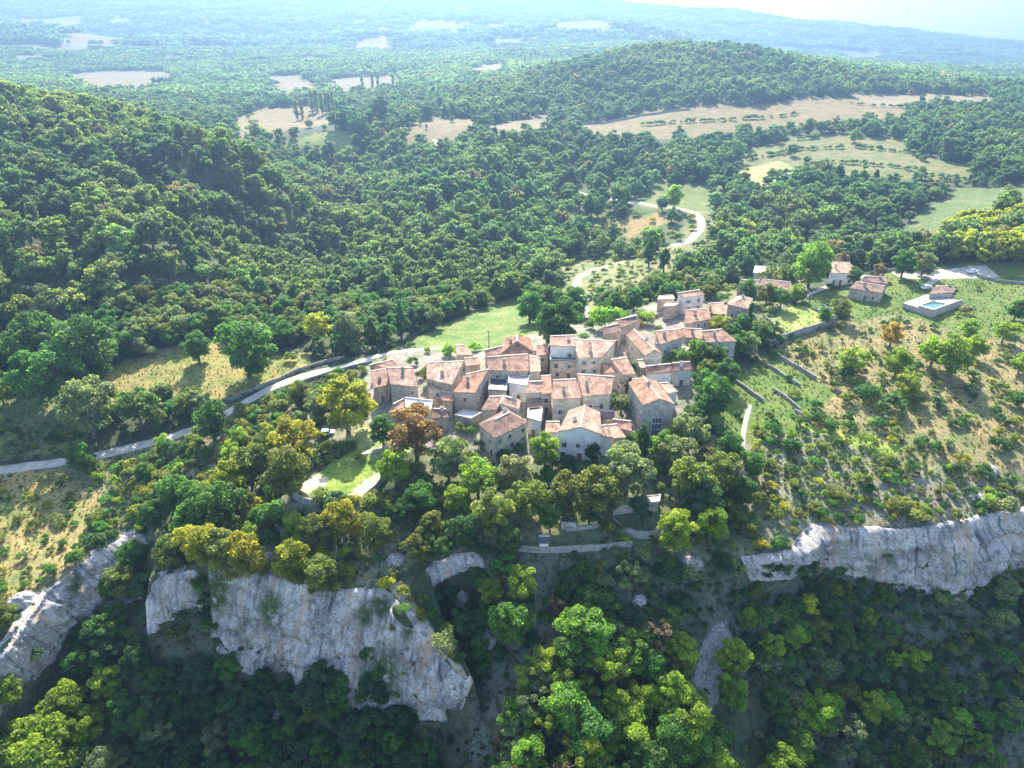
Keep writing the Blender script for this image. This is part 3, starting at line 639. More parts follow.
    # openings
    if win:
        camv = -np.array([cen[0], cen[1]])
        for k, (i, j) in enumerate(edges):
            p, q = ins[i], ins[j]; L = np.linalg.norm(q-p); ax = unit(q-p); nr = np.array([ax[1], -ax[0]])
            if nr @ ((p+q)/2) < 0: nr = -nr
            if nr @ unit(camv) < .15 or L < 2.6 or (k != 0 and not side_win): continue
            mid = (p+q)/2; gz = h1(mid[0]+cen[0]+nr[0]*.6, mid[1]+cen[1]+nr[1]*.6)-(base+drop); tz = min(tops[i], tops[j])
            if big and k == 0:
                for r_ in range(3):
                    for s_ in (-.85, 0, .85): window(root, (*(mid+ax*s_+nr*.0), gz+1.3+r_*1.75), ax, nr, .7, 1.5, wt=WOODW)
                continue
            rows = max(1, min(3, int((tz-gz-.5)/2.6))); n = max(1, int(L/3.1)); door = (k == 0)
            for r_ in range(rows):
                zc = gz+1.5+r_*2.65
                if zc+.8 > tz: zc = tz-.85
                for m_ in range(n):
                    if random.random() < .12: continue
                    s_ = (m_+.5)/n+random.uniform(-.06,.06); pp = p*(1-s_)+q*s_
                    if r_ == 0 and door and m_ == n//2:
                        db = MB(); db.box(pp+nr*.03, ax, nr, .55, .06, gz-.1, gz+2.1); do = db.build('door', DOORM, root)
                        fr = MB()
                        for sgn in (-1,1): fr.box(pp+ax*sgn*.63+nr*.05, ax, nr, .08, .09, gz-.1, gz+2.1)
                        fr.box(pp+nr*.05, ax, nr, .71, .09, gz+2.1, gz+2.3); fr.build('door_frame', TRIM, do); door = False; continue
                    window(root, (*pp, zc), ax, nr, random.choice((.8,.9,1.0)), random.choice((1.1,1.3,1.4)), random.random() < .35)
    HOUSES.append((root, cen)); return root
PK, PL, DK, RD = (.92,.77,.68), (1.02,.91,.82), (.58,.51,.48), (.92,.70,.58)
house('low terracotta-roofed shed where the lane enters the village','shed',(372,369),(402,367.5),(393,359.5),(369,365),3.8,1.0,'s',PK,True,0)
house('narrow stone house leaning on the left end of the village','shed',(373,388),(389.5,384.5),(386,368.5),(371,371),5,1.6,'s',PK)
house('stone house with broad pale roof, second from the left end','shed',(390,384),(418.5,387),(413,367.5),(386.5,367.5),6,2.0,'g',PL)
house('tall stone house with moss-flecked roof and bare right gable','shed',(426.5,379),(452,384.5),(463.5,361),(426.5,362.5),7.5,2.0,'s',PL)
house('stone house with short lean-to roof below the mossy tall house','shed',(427,388.5),(449,389),(446,384),(427,380.5),6,1.0,'s',PK,True,0)
house('stone house with sunlit reddish roof beside the shaded courtyard','shed',(453,392),(475,392.5),(489,369),(466,374),6,1.8,'p',RD)
house('small roofed cottage at the lane end by a bright green bush','shed',(457,355),(474,355),(464,345),(455.5,345.5),4.5,1.2,'s',PK,True,0)
house('low house with a brown roof next to the round-hipped house','shed',(487,356),(512,352.5),(506,345),(484,350),5.5,1.2,'s',PK,True,0)
house('hip-roofed house by the meadow, topmost at the upper left','hip',(501,353),(534,352),(530,338),(503,339),6,2.4,'s',RD)
house('wide stone house with one straight pink roof above the courtyard','shed',(488,370),(529,371.5),(528,354),(487,357),6,2.0,'s',PK,True,1)
house('small square tower house at the right end of the wide pink roof','shed',(530,372),(541,371),(540,358),(529,355),6.5,.8,'g',PK,True,0)
house('white flat-topped block facing the courtyard','flat',(508,383),(527,386),(530,376),(508,374),5,0,'w',PK,True,0)
house('narrow cream house with steep pink roof right of the courtyard','shed',(525,393.5),(544,392),(543,381),(529,381.5),6.5,1.6,'c',PK,True,0)
house('dark flat terrace house left of the white courtyard block','flat',(488,390),(507,391),(508,377),(490,376),4,0,'g',DK,True,0,SLATE)
house('shaded plum-roofed outhouse in the courtyard','shed',(481,410),(497,409.5),(504,396),(489,396.5),4.5,1.2,'g',DK,False,0)
house('flat grey terrace block below the reddish sunlit roof','flat',(454,415),(471,419),(482,413),(464,409.5),2.6,0,'g',PK,False,0,PALEST)
house('large hipped house with purple-brown roof and cream walls, lower left','hip',(478,424),(494.6,438),(528,422),(508,408),5.5,2.0,'c',DK,True,1)
house('little ridge-roofed annex above the large hipped house','hip',(499,403),(519,409),(521,400),(503,394.5),5.5,1.2,'w',PL,False,1)
house('blue-grey low lean-to between hipped house and white house','flat',(527,418),(541,422),(543,408),(528,406),4.5,0,'w',DK,True,0,SLATE)
house('small pink lean-to left of the white twin-window house','shed',(545,432.5),(560,432),(560,421.5),(546,421.5),4.2,1.0,'w',PK,True,0)
house('white rendered house with twin shuttered windows, front of the village','gy',(558,431.5),(602,434.5),(600,412),(569,410),7.0,1.7,'w',PL,True,1)
house('single-storey white wing right of the white front house','shed',(590,435),(613,437),(606,425),(592,427),5.2,1.2,'w',PL,False,0)
house('open tiled carport at the right corner of the white house','shed',(613,438),(626,437.5),(617,424),(607,425),4,1.0,'c',PK,False,0)
house('long house with wide pink roof in the middle of the village','shed',(552,399.5),(582,397.5),(576,379),(553,380),7.5,2.2,'c',PK,True,1)
house('right half of the central pair with dark strip across roof','shed',(582.5,396),(611,394),(614,376.5),(577,374),7,2.2,'c',PK,True,1)
house('white tower house with three tall windows above a balcony','shed',(549.5,345),(576,346.5),(574,335),(550,336),9.5,1.0,'w',PK,True,1)
house('balcony wing with dark terrace below the white tower','flat',(550,360),(577,361),(577,349),(550,348),5.6,0,'c',DK,True,0,SLATE)
house('large roof with small dormer stack right of the white tower','shed',(578,357.5),(602,357),(616,341),(572,339),8,2.0,'c',PK,True,2)
house('ochre two-storey front under the large dormer roof','flat',(578,366),(602,366),(602,358),(578,359),5,0,'c',PK,True,0)
house('pink-roofed house behind the ivy-clad wall','shed',(622,374.5),(636,374),(627,357.5),(611,359.5),6,1.5,'c',PK,True,0)
house('long gabled house with bright left wall in the upper middle','gy',(645,356),(663,354),(641,333),(626,335),6.5,1.6,'c',PK,True,1)
house('narrow ridge house with shaded front above the walled terrace','shed',(660,344),(684,337),(681,329),(655,331),7,1.2,'g',RD,True,1)
house('walled pink terrace block in the upper right of the village','flat',(663,351),(682,354),(692,348),(671,341),4,0,'g',PK,False,0)
house('long low roof right of the ridge house with shaded front','shed',(685,337),(705,339),(702,329),(681,328),6,1.3,'g',RD,True,1)
house('blue-shaded stone house at the right edge of the village','shed',(706,342),(737,341),(722,329),(702,331),7,2.0,'g',RD,True,1)
house('left half of the low white double house','shed',(646,374),(673,372),(671,363.5),(646,366),5,1.4,'w',RD,True,0)
house('right half of the low white double house by the trees','shed',(674,371),(693,369),(690,361.5),(672,363),5,1.4,'w',RD,True,1)
house('tall gabled house with one great glazed front window','gy',(643,405.5),(675,404),(657,381.5),(628,382.5),8.0,1.8,'g',RD,True,1,big=True)
house('small pale annex at the right of the great-window house','shed',(668,394),(678,391),(668,382.5),(659,383),5,1.0,'w',PL,False,0)
house('pink-roofed shed at the foot of the great-window house','shed',(617,428),(632,431),(631,421),(613,419),3.6,1.2,'c',RD,False,0)
house('white-fronted house with a row of dark windows at the village back','shed',(684,297.5),(705,294.5),(700,289.5),(677,293),6,1.0,'w',PK,True,0)
house('brown-walled building left of the white-fronted back house','flat',(657,300),(675,299),(673,295),(659,296),5,0,'s',PK,True,0)
house('low stone block with flat top below the brown-walled building','flat',(663,307),(675,306),(682,302),(666,303),4.6,0,'p',PK,True,0)
house('wide pink roof cluster house with a front yard, upper right','shed',(684,324),(712,319),(706,308.5),(686,310),5.6,1.6,'p',RD,True,1)
house('pink-roofed house behind the yellow-green tree, upper right','shed',(704,313),(726,314),(724,302),(708,303.5),5.5,1.4,'s',RD,True,1)
house('detached house with pale hipped roof beside a slim cypress','hip',(727,304),(748,309),(753,298.5),(737,296),4.6,1.6,'s',PL,True,1)
house('stone farm building with long roof above the hipped detached house','shed',(737,286),(757,288),(760,280),(741,279.5),4.5,1.3,'s',DK,True,1)
house('long low barn with dull roof running right from the farm building','shed',(758,287.5),(795,291),(791,282),(762,279),4.0,1.3,'s',DK,True,0)
house('flat white shed among trees behind the village','flat',(753,273),(788,275),(788,268),(755,266),3.6,0,'w',PK,True,0,PALEST)
house('house with white end wall behind the rust-leaved tree','shed',(829,273.5),(858,272),(850,262.5),(832,262),5,1.6,'w',PK,True,1)
house('single-storey villa with brown tiled roof on the right lawn','gx',(849,288),(882,293),(885,286),(856,281.5),3.6,1.3,'s',DK,True,1)
house('rear wing of the villa with dull clipped roof','shed',(862,280.5),(888,284),(886,277),(864,276),4.0,1.2,'s',DK,True,1)
house('pool house with tiled porch roof beside the swimming pool','shed',(929,294),(953,292.5),(958,286.5),(936,285.5),3.4,1.0,'g',DK,True,0)
house('thin strip-roofed house near the bright green hedge, upper middle','shed',(602,335),(622,331),(618,323.5),(606,326.5),5,1.2,'s',DK,True,0)
house('long grey-roofed barn above the bright green hedge','shed',(620,328),(641,320),(636,315.5),(616,320),4.8,1.2,'s',DK,True,0)
house('house with tiled roof left of the white awning near the orange tree','shed',(388,413),(404,410),(404,398.5),(393,404),4.2,1.3,'s',RD,True,0)
house('house under a bleached white roof behind the orange tree','shed',(405,407),(431,409.5),(433,400.5),(405,397.5),4.2,1.2,'w',PK,False,0,WHITE)
house('tiled cottage right of the orange tree by a stone stair','shed',(431,418),(449,417),(446,409),(433,408.5),4.2,1.3,'s',PK,True,1)
house('slim pale-roofed house wedged between mossy house and lane','shed',(466,366),(481,364),(478,357),(464,358),5,1.0,'s',PL,True,0)
house('dark-roofed lean-to in the shade of the central long house','shed',(583,407),(600,406),(600,399),(584,400),4.2,.8,'c',DK,True,0,SLATE)
house('garden hut with pale flat roof on the terrace below the village','flat',(612,507),(660,502),(661,494.5),(614,500),2.0,0,'g',PK,False,0,PALEST,name='terrace_building',cat='outbuilding')
house('small dark-roofed pavilion on the terraced garden','shed',(560,521),(578,522),(576,514),(563,514),2.4,.5,'g',DK,False,0,SLATE,name='garden_pavilion',cat='pavilion')
house('tiny bluish shed at the left end of the lower terrace wall','shed',(538,543),(550,543),(550,536),(539,536),2.2,.4,'w',DK,False,0,SLATE,name='garden_shed',cat='shed')

house('slim reddish house filling the alley left of the central long house','shed',(541,394),(552,393),(551,375),(541,376),6.2,1.3,'c',RD,True,0)
house('small tiled shed in the alley behind the blue-grey lean-to','shed',(527,408),(545,406.5),(544,397),(528,398),4.2,1.0,'p',PK,True,0)
house('low ochre house between dormer roof and ivy wall','shed',(603,373),(621,372),(613,361),(603,362),5.4,1.2,'c',RD,True,0)
house('little stone house behind the great-window house, left side','shed',(633,390),(645,388),(643,378),(632,379),5,1.1,'s',PK,False,0)
house('low dark outhouse in the yard right of the white house','shed',(603,421),(617,422),(614,411),(602,411),3.6,1.0,'c',DK,False,0)
house('small stone house by the mossy gable and the lean-to','shed',(441,400),(453,401),(453,392.5),(442,391.5),5,1.0,'s',PK,True,0)
house('tall thin house behind the pink wide roof, beside the meadow','shed',(536,356),(549,354),(548,344),(537,345),5.6,1.0,'p',RD,True,0)
house('low house with pale roof just right of the ivy wall','shed',(640,368),(647,367),(645,359),(637,360),5,1.0,'s',PL,False,0)
# ------------------------------------------------------------------ walls
def stonewall(label, pts, hgt=1.2, th=.45, mat=DRYSTONE, name='stone_wall'):
    w = [hit(*p)[:2] for p in pts]; q = []
    for i in range(len(w)-1):
        k = max(1, int(np.linalg.norm(w[i+1]-w[i])/.8))
        q += [w[i]*(1-s/k)+w[i+1]*s/k for s in range(k)]
    q.append(w[-1]); q = np.array(q); d = np.gradient(q, axis=0); d /= np.linalg.norm(d, axis=1)[:,None]+1e-9; n = np.stack([-d[:,1], d[:,0]],1)
    g = ht(q[:,0], q[:,1]); top = g+hgt+.25*(fbm(np.arange(len(q))*.45, np.zeros(len(q)), int(pts[0][0]), 3)-.5); mb = MB(); s = 0
    L = [(*(q[i]+n[i]*th/2), g[i]-.6) for i in range(len(q))]; R_ = [(*(q[i]-n[i]*th/2), g[i]-.6) for i in range(len(q))]
    Lt = [(*(q[i]+n[i]*th*.4), top[i]) for i in range(len(q))]; Rt = [(*(q[i]-n[i]*th*.4), top[i]+.04) for i in range(len(q))]
    for i in range(len(q)-1):
        e = np.linalg.norm(q[i+1]-q[i])
        for (p0,p1,p2,p3,hh) in ((L[i+1],L[i],Lt[i],Lt[i+1],hgt),(R_[i],R_[i+1],Rt[i+1],Rt[i],hgt),(Rt[i],Rt[i+1],Lt[i+1],Lt[i],th)):
            mb.face([p0,p1,p2,p3], 0, [(s,0),(s+e,0),(s+e,hh),(s,hh)])
        s += e
    mb.face([R_[0],Rt[0],Lt[0],L[0]]); mb.face([L[-1],Lt[-1],Rt[-1],R_[-1]])
    return tag(mb.build(name, mat), label, 'wall')
for lab, pts, hgt in [
 ('curved pale wall round the left end of the spur lawn',[(294,480),(291,490),(294,498),(303,503),(314,505)],1.6),
 ('stone wall along the right edge of the spur lawn',[(364,500),(376,490),(388,476)],1.6),
 ('long dark retaining wall above the lane on the meadow side',[(228,402),(256,390),(292,374),(325,363),(345,358)],1.1),
 ('low wall on the downhill side of the lane near the houses',[(300,384),(340,371),(372,363)],1.0),
 ('terrace wall in the green plots, upper long one',[(775,355),(795,367),(816,380)],1.1),
 ('terrace wall in the green plots, middle one',[(758,361),(778,373),(800,387)],1.0),
 ('terrace wall in the green plots, nearest the village',[(728,377),(744,388),(763,402)],1.0),
 ('broken terrace wall in the green plots, lowest of the four',[(773,390),(790,402),(800,411)],.9),
 ('low broken wall tailing off beside the footpath',[(795,412),(811,423)],.9),
 ('high retaining wall under the small grass yard',[(770,346),(788,339),(810,332),(838,322)],2.2),
 ('wall on the left side of the small grass yard',[(763,318),(775,328),(786,338)],1.4),
 ('garden wall strip above the vegetable rows',[(812,309),(830,318),(850,320)],.9),
 ('second thin garden wall above the vegetable rows',[(822,306),(840,314),(853,318)],.8),
 ('long pale wall along the lowest garden terrace',[(518,551),(545,552),(580,551),(610,549),(632,546)],1.4),
 ('curved stone retaining wall under the terrace building',[(612,524),(622,533),(636,538),(650,538),(660,535)],1.8),
 ('short wall beneath the garden pavilion',[(566,531),(585,529),(600,527)],1.0),
 ('stone wall across the field behind the pool house',[(975,276),(1000,282),(1024,284)],1.0),
 ('dark stone wall behind the parking ground',[(880,272),(905,270),(915,270)],1.0),
 ('wall beside the lane behind the brown-walled building',[(655,318),(668,312),(676,306)],1.3),
 ('crumbling wall left of the spur trees',[(262,432),(270,422),(276,412)],1.4),
 ('tumbled pale wall below the curved spur wall',[(278,535),(290,530),(303,522)],.9),
 ('long field wall at the far tan field',[(575,125),(640,116),(690,110)],1.6)]: stonewall(lab, pts, hgt)

# ------------------------------------------------------------------ pools, cars, poles
def pool_terrace():
    zg = float(hit(932,303)[2]); zt = zg+1.6; c = [P(*q, zt) for q in ((903,303),(933,311.5),(963,301),(927,294.5))]
    cen = sum(c)/4; root = bpy.data.objects.new('swimming_pool', None); COL.objects.link(root); root.location = (cen[0], cen[1], zg)
    tag(root, 'raised swimming pool in a pale stone basin on the lawn', 'pool'); r = lambda p: np.array(p)-np.array([cen[0],cen[1],zg])
    q = [r(p) for p in c]; mb = MB(); I = [p*np.array([.92,.92,1]) for p in q]
    s0, s1 = .38, .92
    def bl(s, t): return (q[0]*(1-s)+q[1]*s)*(1-t)+(q[3]*(1-s)+q[2]*s)*t
    inn = [bl(.45,.16), bl(.86,.16), bl(.86,.62), bl(.45,.62)]
    for i in range(4):
        j = (i+1) % 4; mb.face([q[i], q[j], inn[j], inn[i]]); b0, b1 = q[i].copy(), q[j].copy(); b0[2] = b1[2] = -2; mb.face([b0, b1, q[j], q[i]])
        d0, d1 = inn[i].copy(), inn[j].copy(); d0[2] -= 1.2; d1[2] -= 1.2; mb.face([inn[i], inn[j], d1, d0])
    mb.build('basin', TERR, root); wb = MB(); wb.face([p-[0,0,.25] for p in inn]); wb.build('water', WATER, root)
    pw = MB()
    for i in (0, 1):
        p, k = q[i+0 if i else 1], q[2] if i else q[0]
    p, k = q[1], q[2]; ax = unit((k-p)[:2]); m_ = (p+k)/2; pw.box(m_-np.array([*(unit(m_[:2])*.25),0]), ax, (-ax[1],ax[0]), np.linalg.norm((k-p)[:2])/2-.3, .2, p[2]-.05, p[2]+.6)
    p, k = q[0]*.5+q[1]*.5, q[1]; ax = unit((k-p)[:2]); m_ = (p+k)/2; pw.box(m_-np.array([*(unit(m_[:2])*.25),0]), ax, (-ax[1],ax[0]), np.linalg.norm((k-p)[:2])/2-.3, .2, p[2]-.05, p[2]+.6)
    pw.build('parapet', WALLS['g'], root)
pool_terrace()
def pool2():
    c = hit(548,489); root = bpy.data.objects.new('garden_pool', None); COL.objects.link(root); root.location = c; tag(root, 'small turquoise pool between the trees under the white house', 'pool')
    mb = MB()
    for (x, y, a, b) in ((0,-1.9,2.6,.3),(0,1.9,2.6,.3),(-2.3,0,.3,1.6),(2.3,0,.3,1.6)): mb.box((x,y), (1,0), (0,1), a, b, -.8, .45)
    mb.build('pool_edge', PALEST, root); w = MB(); w.face([(-2,-1.6,.3),(2,-1.6,.3),(2,1.6,.3),(-2,1.6,.3)]); w.build('water', WATER, root)
pool2()
def car(px, py, rz, paint, label):
    c = hit(px, py); root = bpy.data.objects.new('parked_car', None); COL.objects.link(root); root.location = c+np.array([0,0,.12]); root.rotation_euler = (0,0,rz); tag(root, label, 'car')
    prof = [(-2.1,.35),(2.1,.35),(2.15,.75),(1.95,.9),(1.05,1.0),(.45,1.45),(-1.2,1.5),(-1.95,1.0),(-2.1,.9)]
    mb = MB(); Lf = [(x, -.86 if z < 1.05 else -.66, z) for x, z in prof]; Rt = [(x, -y, z) for x, y, z in Lf]
    mb.face(Lf); mb.face(Rt[::-1])
    for i in range(len(prof)):
        j = (i+1) % len(prof); mb.face([Lf[j], Lf[i], Rt[i], Rt[j]])
    mb.build('body', paint, root)
    for nm, pts in (('windscreen', [(1.0,-.72,1.04),(1.0,.72,1.04),(.5,.6,1.42),(.5,-.6,1.42)]), ('rear_window', [(-1.88,.7,1.06),(-1.88,-.7,1.06),(-1.28,-.58,1.46),(-1.28,.58,1.46)])):
        w = MB(); w.face([(x+(.03 if x > 0 else -.03), y, z+.02) for x, y, z in pts]); w.build(nm, GLASS, root)
    for s in (-1, 1):
        w = MB(); w.face([(.85,s*.86,1.03),(.4,s*.70,1.38),(-1.15,s*.69,1.42),(-1.7,s*.86,1.05)][::s]); w.build('side_window', GLASS, root)
        for x in (-1.3, 1.3):
            t = MB(); n = 14; r1 = [(x+.33*math.cos(2*math.pi*k/n), s*.9, .33+.33*math.sin(2*math.pi*k/n)) for k in range(n)]; r0 = [(a, s*.66, b) for a, _, b in r1]
            t.face(r1 if s < 0 else r1[::-1])
            for k in range(n): t.face([r1[k], r1[(k+1)%n], r0[(k+1)%n], r0[k]])
            wo2 = t.build('wheel', TYRE, root); h = MB(); h.face([(x+.18*math.cos(2*math.pi*k/n), s*.91, .33+.18*math.sin(2*math.pi*k/n)) for k in range(n)][::-s]); h.build('rim', METAL, wo2)
        l = MB(); l.box((2.08, s*.6), (1,0), (0,1), .06, .18, .68, .82); l.build('headlight', WHITE, root)
car(926,289,.5,CARW,'white car parked by the pool house')
car(327,435,.15,CARB,'pale blue car under the big tree at the spur lawn')
car(972,273,.3,CARW,'white car on the pale parking ground, right end')
def pole(px, py, h, label):
    c = hit(px, py); r = bpy.data.objects.new('utility_pole', None); COL.objects.link(r); r.location = c; tag(r, label, 'pole')
    m = MB(); m.tube([(0,0,-.5),(0,0,h)], [.16,.11], 8); m.build('post', BARK, r); m = MB(); m.box((0,0), (1,0), (0,1), .7, .07, h-.6, h-.45); m.build('crossarm', BARK, r)
pole(489,349,6.5,'dark utility pole by the hip-roofed house'); pole(598,305,8,'wooden utility pole beside the valley road mound'); pole(691,124,9,'far utility pole standing in the tan field')

# ------------------------------------------------------------------ trees
def crown_mesh(name, rx, rz, zc, nl, lobe, nleaf, ls, seed, cone=0, skirt=.55, extra=None, spread=1.0):
    g = np.random.default_rng(seed); V = []; var = []
    C = []
    for k in range(nl):
        for _ in range(30):
            d = g.normal(size=3); d /= np.linalg.norm(d); rr = g.uniform(.3, 1.12)**.65
            c = np.array([d[0]*rx*rr*spread, d[1]*rx*rr*spread, d[2]*rz*rr])
            if d[2] < -skirt: continue
            if cone: s = 1-(c[2]/rz*.5+.5)*cone; c[:2] *= s
            break
        C.append((c, lobe*g.uniform(.5, 1.5), g.uniform(.25, .75)))
    w = np.array([c[1]**2 for c in C]); w /= w.sum(); cnt = g.multinomial(nleaf, w)
    for (c, lr, sh), n in zip(C, cnt):
        d = g.normal(size=(n,3)); d /= np.linalg.norm(d, axis=1)[:,None]; d[:,2] = np.where(d[:,2] < -.35, -d[:,2]*.6, d[:,2])
        p = c+d*(lr*(g.uniform(.55,1.08,n)**.7))[:,None]*np.array([1,1,.8]); p[:,2] += zc
        nn = d+g.normal(size=(n,3))*.55+np.array([0,0,.25]); nn /= np.linalg.norm(nn, axis=1)[:,None]
        a = np.cross(nn, g.normal(size=(n,3))); a /= np.linalg.norm(a, axis=1)[:,None]+1e-9; b = np.cross(nn, a)
        s = (ls*g.uniform(.55,1.25,n))[:,None]; a *= s; b *= s*g.uniform(.55,.9,n)[:,None]
        q = np.stack([p-a, p-b*.9+nn*s*.15, p+a, p+b*.9-nn*s*.1], 1); V.append(q.reshape(-1,3)); var.append(np.clip(sh+g.normal(size=n)*.24, 0, 1))
    V = np.concatenate(V); var = np.concatenate(var); F = np.arange(len(V)).reshape(-1,4)
    return V, F, var
def trunk_mb(h, r, limbs, seed, top=.8):
    g = random.Random(seed); m = MB(); bx, by = g.uniform(-.3,.3), g.uniform(-.3,.3)
    pts = [(0,0,-.8),(bx*.3,by*.3,h*.25),(bx,by,h*.5),(bx*1.2,by*.7,h*top)]
    m.tube(pts, [r*1.3,r,r*.75,r*.25], 7)
    for k in range(limbs):
        a = 2*math.pi*(k+g.random()*.6)/limbs; z0 = h*g.uniform(.28,.5); L = h*g.uniform(.25,.42)
        m.tube([(bx*.6,by*.6,z0),(bx+math.cos(a)*L*.5, by+math.sin(a)*L*.5, z0+L*.45),(bx+math.cos(a)*L, by+math.sin(a)*L, z0+L*.9)], [r*.5,r*.32,r*.1], 5)
    return m
def split_mesh(name, mb, smooth=True):
    me = bpy.data.meshes.new(name); me.from_pydata(mb.v, [], mb.f); me.materials.append(BARK)
    return me
VAR = {}     # kind -> list of (crown mesh, trunk mesh, reference crown width)
def add_variant(kn, V, F, var, tmb):
    cm = mesh_np(kn+'_crown', V, F, [LEAF], fc=var); tm = split_mesh(kn+'_trunk', tmb); VAR.setdefault(kn, []).append((cm, tm))
for s in range(7):       # broad-leaved trees, unit: 10 m tall, about 8.4 m wide
    rx = 3.1+.4*(s % 3); V, F, v = crown_mesh('c', rx, 4.0, 5.2, 46+3*s, 1.0, 9500, .23, 100+s, skirt=1.1); add_variant('oak', V, F, v, trunk_mb(10, .30, 5, s))
for s in range(3):       # open, ragged trees
    V, F, v = crown_mesh('c', 3.0, 4.2, 5.2, 36, .8, 5200, .22, 200+s, skirt=1.1); add_variant('open', V, F, v, trunk_mb(10, .22, 6, 20+s))
for s in range(4):       # bushes, unit: 2 m tall, 2.6 m wide
    V, F, v = crown_mesh('c', 1.0, .75, .85, 18, .42, 1300, .12, 300+s, skirt=.35); tm = MB()
    for k in range(4): a = k*1.6+s; tm.tube([(0,0,-.3),(.35*math.cos(a),.35*math.sin(a),.5),(.7*math.cos(a),.7*math.sin(a),1.1)], [.06,.045,.02], 4)
    add_variant('bush', V, F, v, tm)
for s in range(2):       # slim columnar trees, unit 10 m
    V, F, v = crown_mesh('c', .85, 4.4, 5.0, 34, .6, 2600, .22, 400+s, cone=.75, skirt=1.1); add_variant('column', V, F, v, trunk_mb(10, .2, 0, 40+s, .95))
for s in range(2):       # conifers
    V, F, v = crown_mesh('c', 2.3, 4.2, 5.2, 46, .7, 4200, .22, 500+s, cone=.85, skirt=1.1); add_variant('pine', V, F, v, trunk_mb(10, .24, 0, 50+s, .95))
LOW = []
for s in range(3):       # narrower, pointed and flatter crowns among them
    V, F, v = crown_mesh('c', (2.3,2.6,4.4)[s], (4.0,4.2,2.7)[s], (5.2,5.0,4.4)[s], 34, .9, 2300, .40, 650+s, skirt=1.0, cone=(.55,.8,0)[s]); LOW.append((V, F, v))
for s in range(5):       # the same broad-leaved tree for the woods across the valley
    V, F, v = crown_mesh('c', 3.6, 3.6, 5.2, 34+3*s, 1.05, 2600, .40, 600+s, skirt=1.0); LOW.append((V, F, v))
def combined(name, V, F, v, tmb=None):
    if tmb is None: return mesh_np(name, V, F, [LEAF, BARK], fc=v)
    tv = np.array(tmb.v); tf = tmb.f; Fs = F.tolist()+[[i+len(V) for i in f] for f in tf]
    me = mesh_np(name, np.concatenate([V, tv]), Fs, [LEAF, BARK], mi=np.r_[np.zeros(len(F)), np.ones(len(tf))]); a = me.attributes.new('var', 'FLOAT', 'FACE'); a.data.foreach_set('value', np.r_[v, np.full(len(tf), .5)].astype(np.float32)); return me
def src_coll(name, meshes):
    c = bpy.data.collections.new(name)
    for i, me in enumerate(meshes): c.objects.link(bpy.data.objects.new(f'{name}_source_{i:02d}', me))
    return c
C_LOW = src_coll('woodland_tree', [combined('woodland_tree', *q, trunk_mb(9, .26, 3, 70+i)) for i, q in enumerate(LOW)])
def mesh_arrays(me):
    V = np.empty(len(me.vertices)*3, np.float32); me.vertices.foreach_get('co', V); v = np.empty(len(me.polygons), np.float32); me.attributes['var'].data.foreach_get('value', v); V = V.reshape(-1,3); return V, np.arange(len(V)).reshape(-1,4), v
C_NEAR = src_coll('wood_tree', [combined('wood_tree', *mesh_arrays(c), trunk_mb(10, .28, 4, 80+i)) for i, (c, t) in enumerate(VAR['oak'])])
C_BUSH = src_coll('scrub_bush', [combined('scrub_bush', *mesh_arrays(c)) for c, t in VAR['bush']])
far_m = []
for s in range(4):       # a patch of far wood
    g = np.random.default_rng(900+s); Vs, vs = [], []
    for k in range(13):
        V, F, v = crown_mesh('c', 3.4, 3.0, 5.2, 9, 1.7, 130, 1.25, 1000+s*20+k); sc = g.uniform(.75,1.35); V = V*sc+np.array([g.uniform(-13,13), g.uniform(-13,13), -.8]); Vs.append(V); vs.append(np.clip(v+g.normal()*.13, 0, 1))
    V = np.concatenate(Vs); far_m.append(combined('far_wood', V, np.arange(len(V)).reshape(-1,4), np.concatenate(vs)))
C_FAR = src_coll('far_wood_patch', far_m)
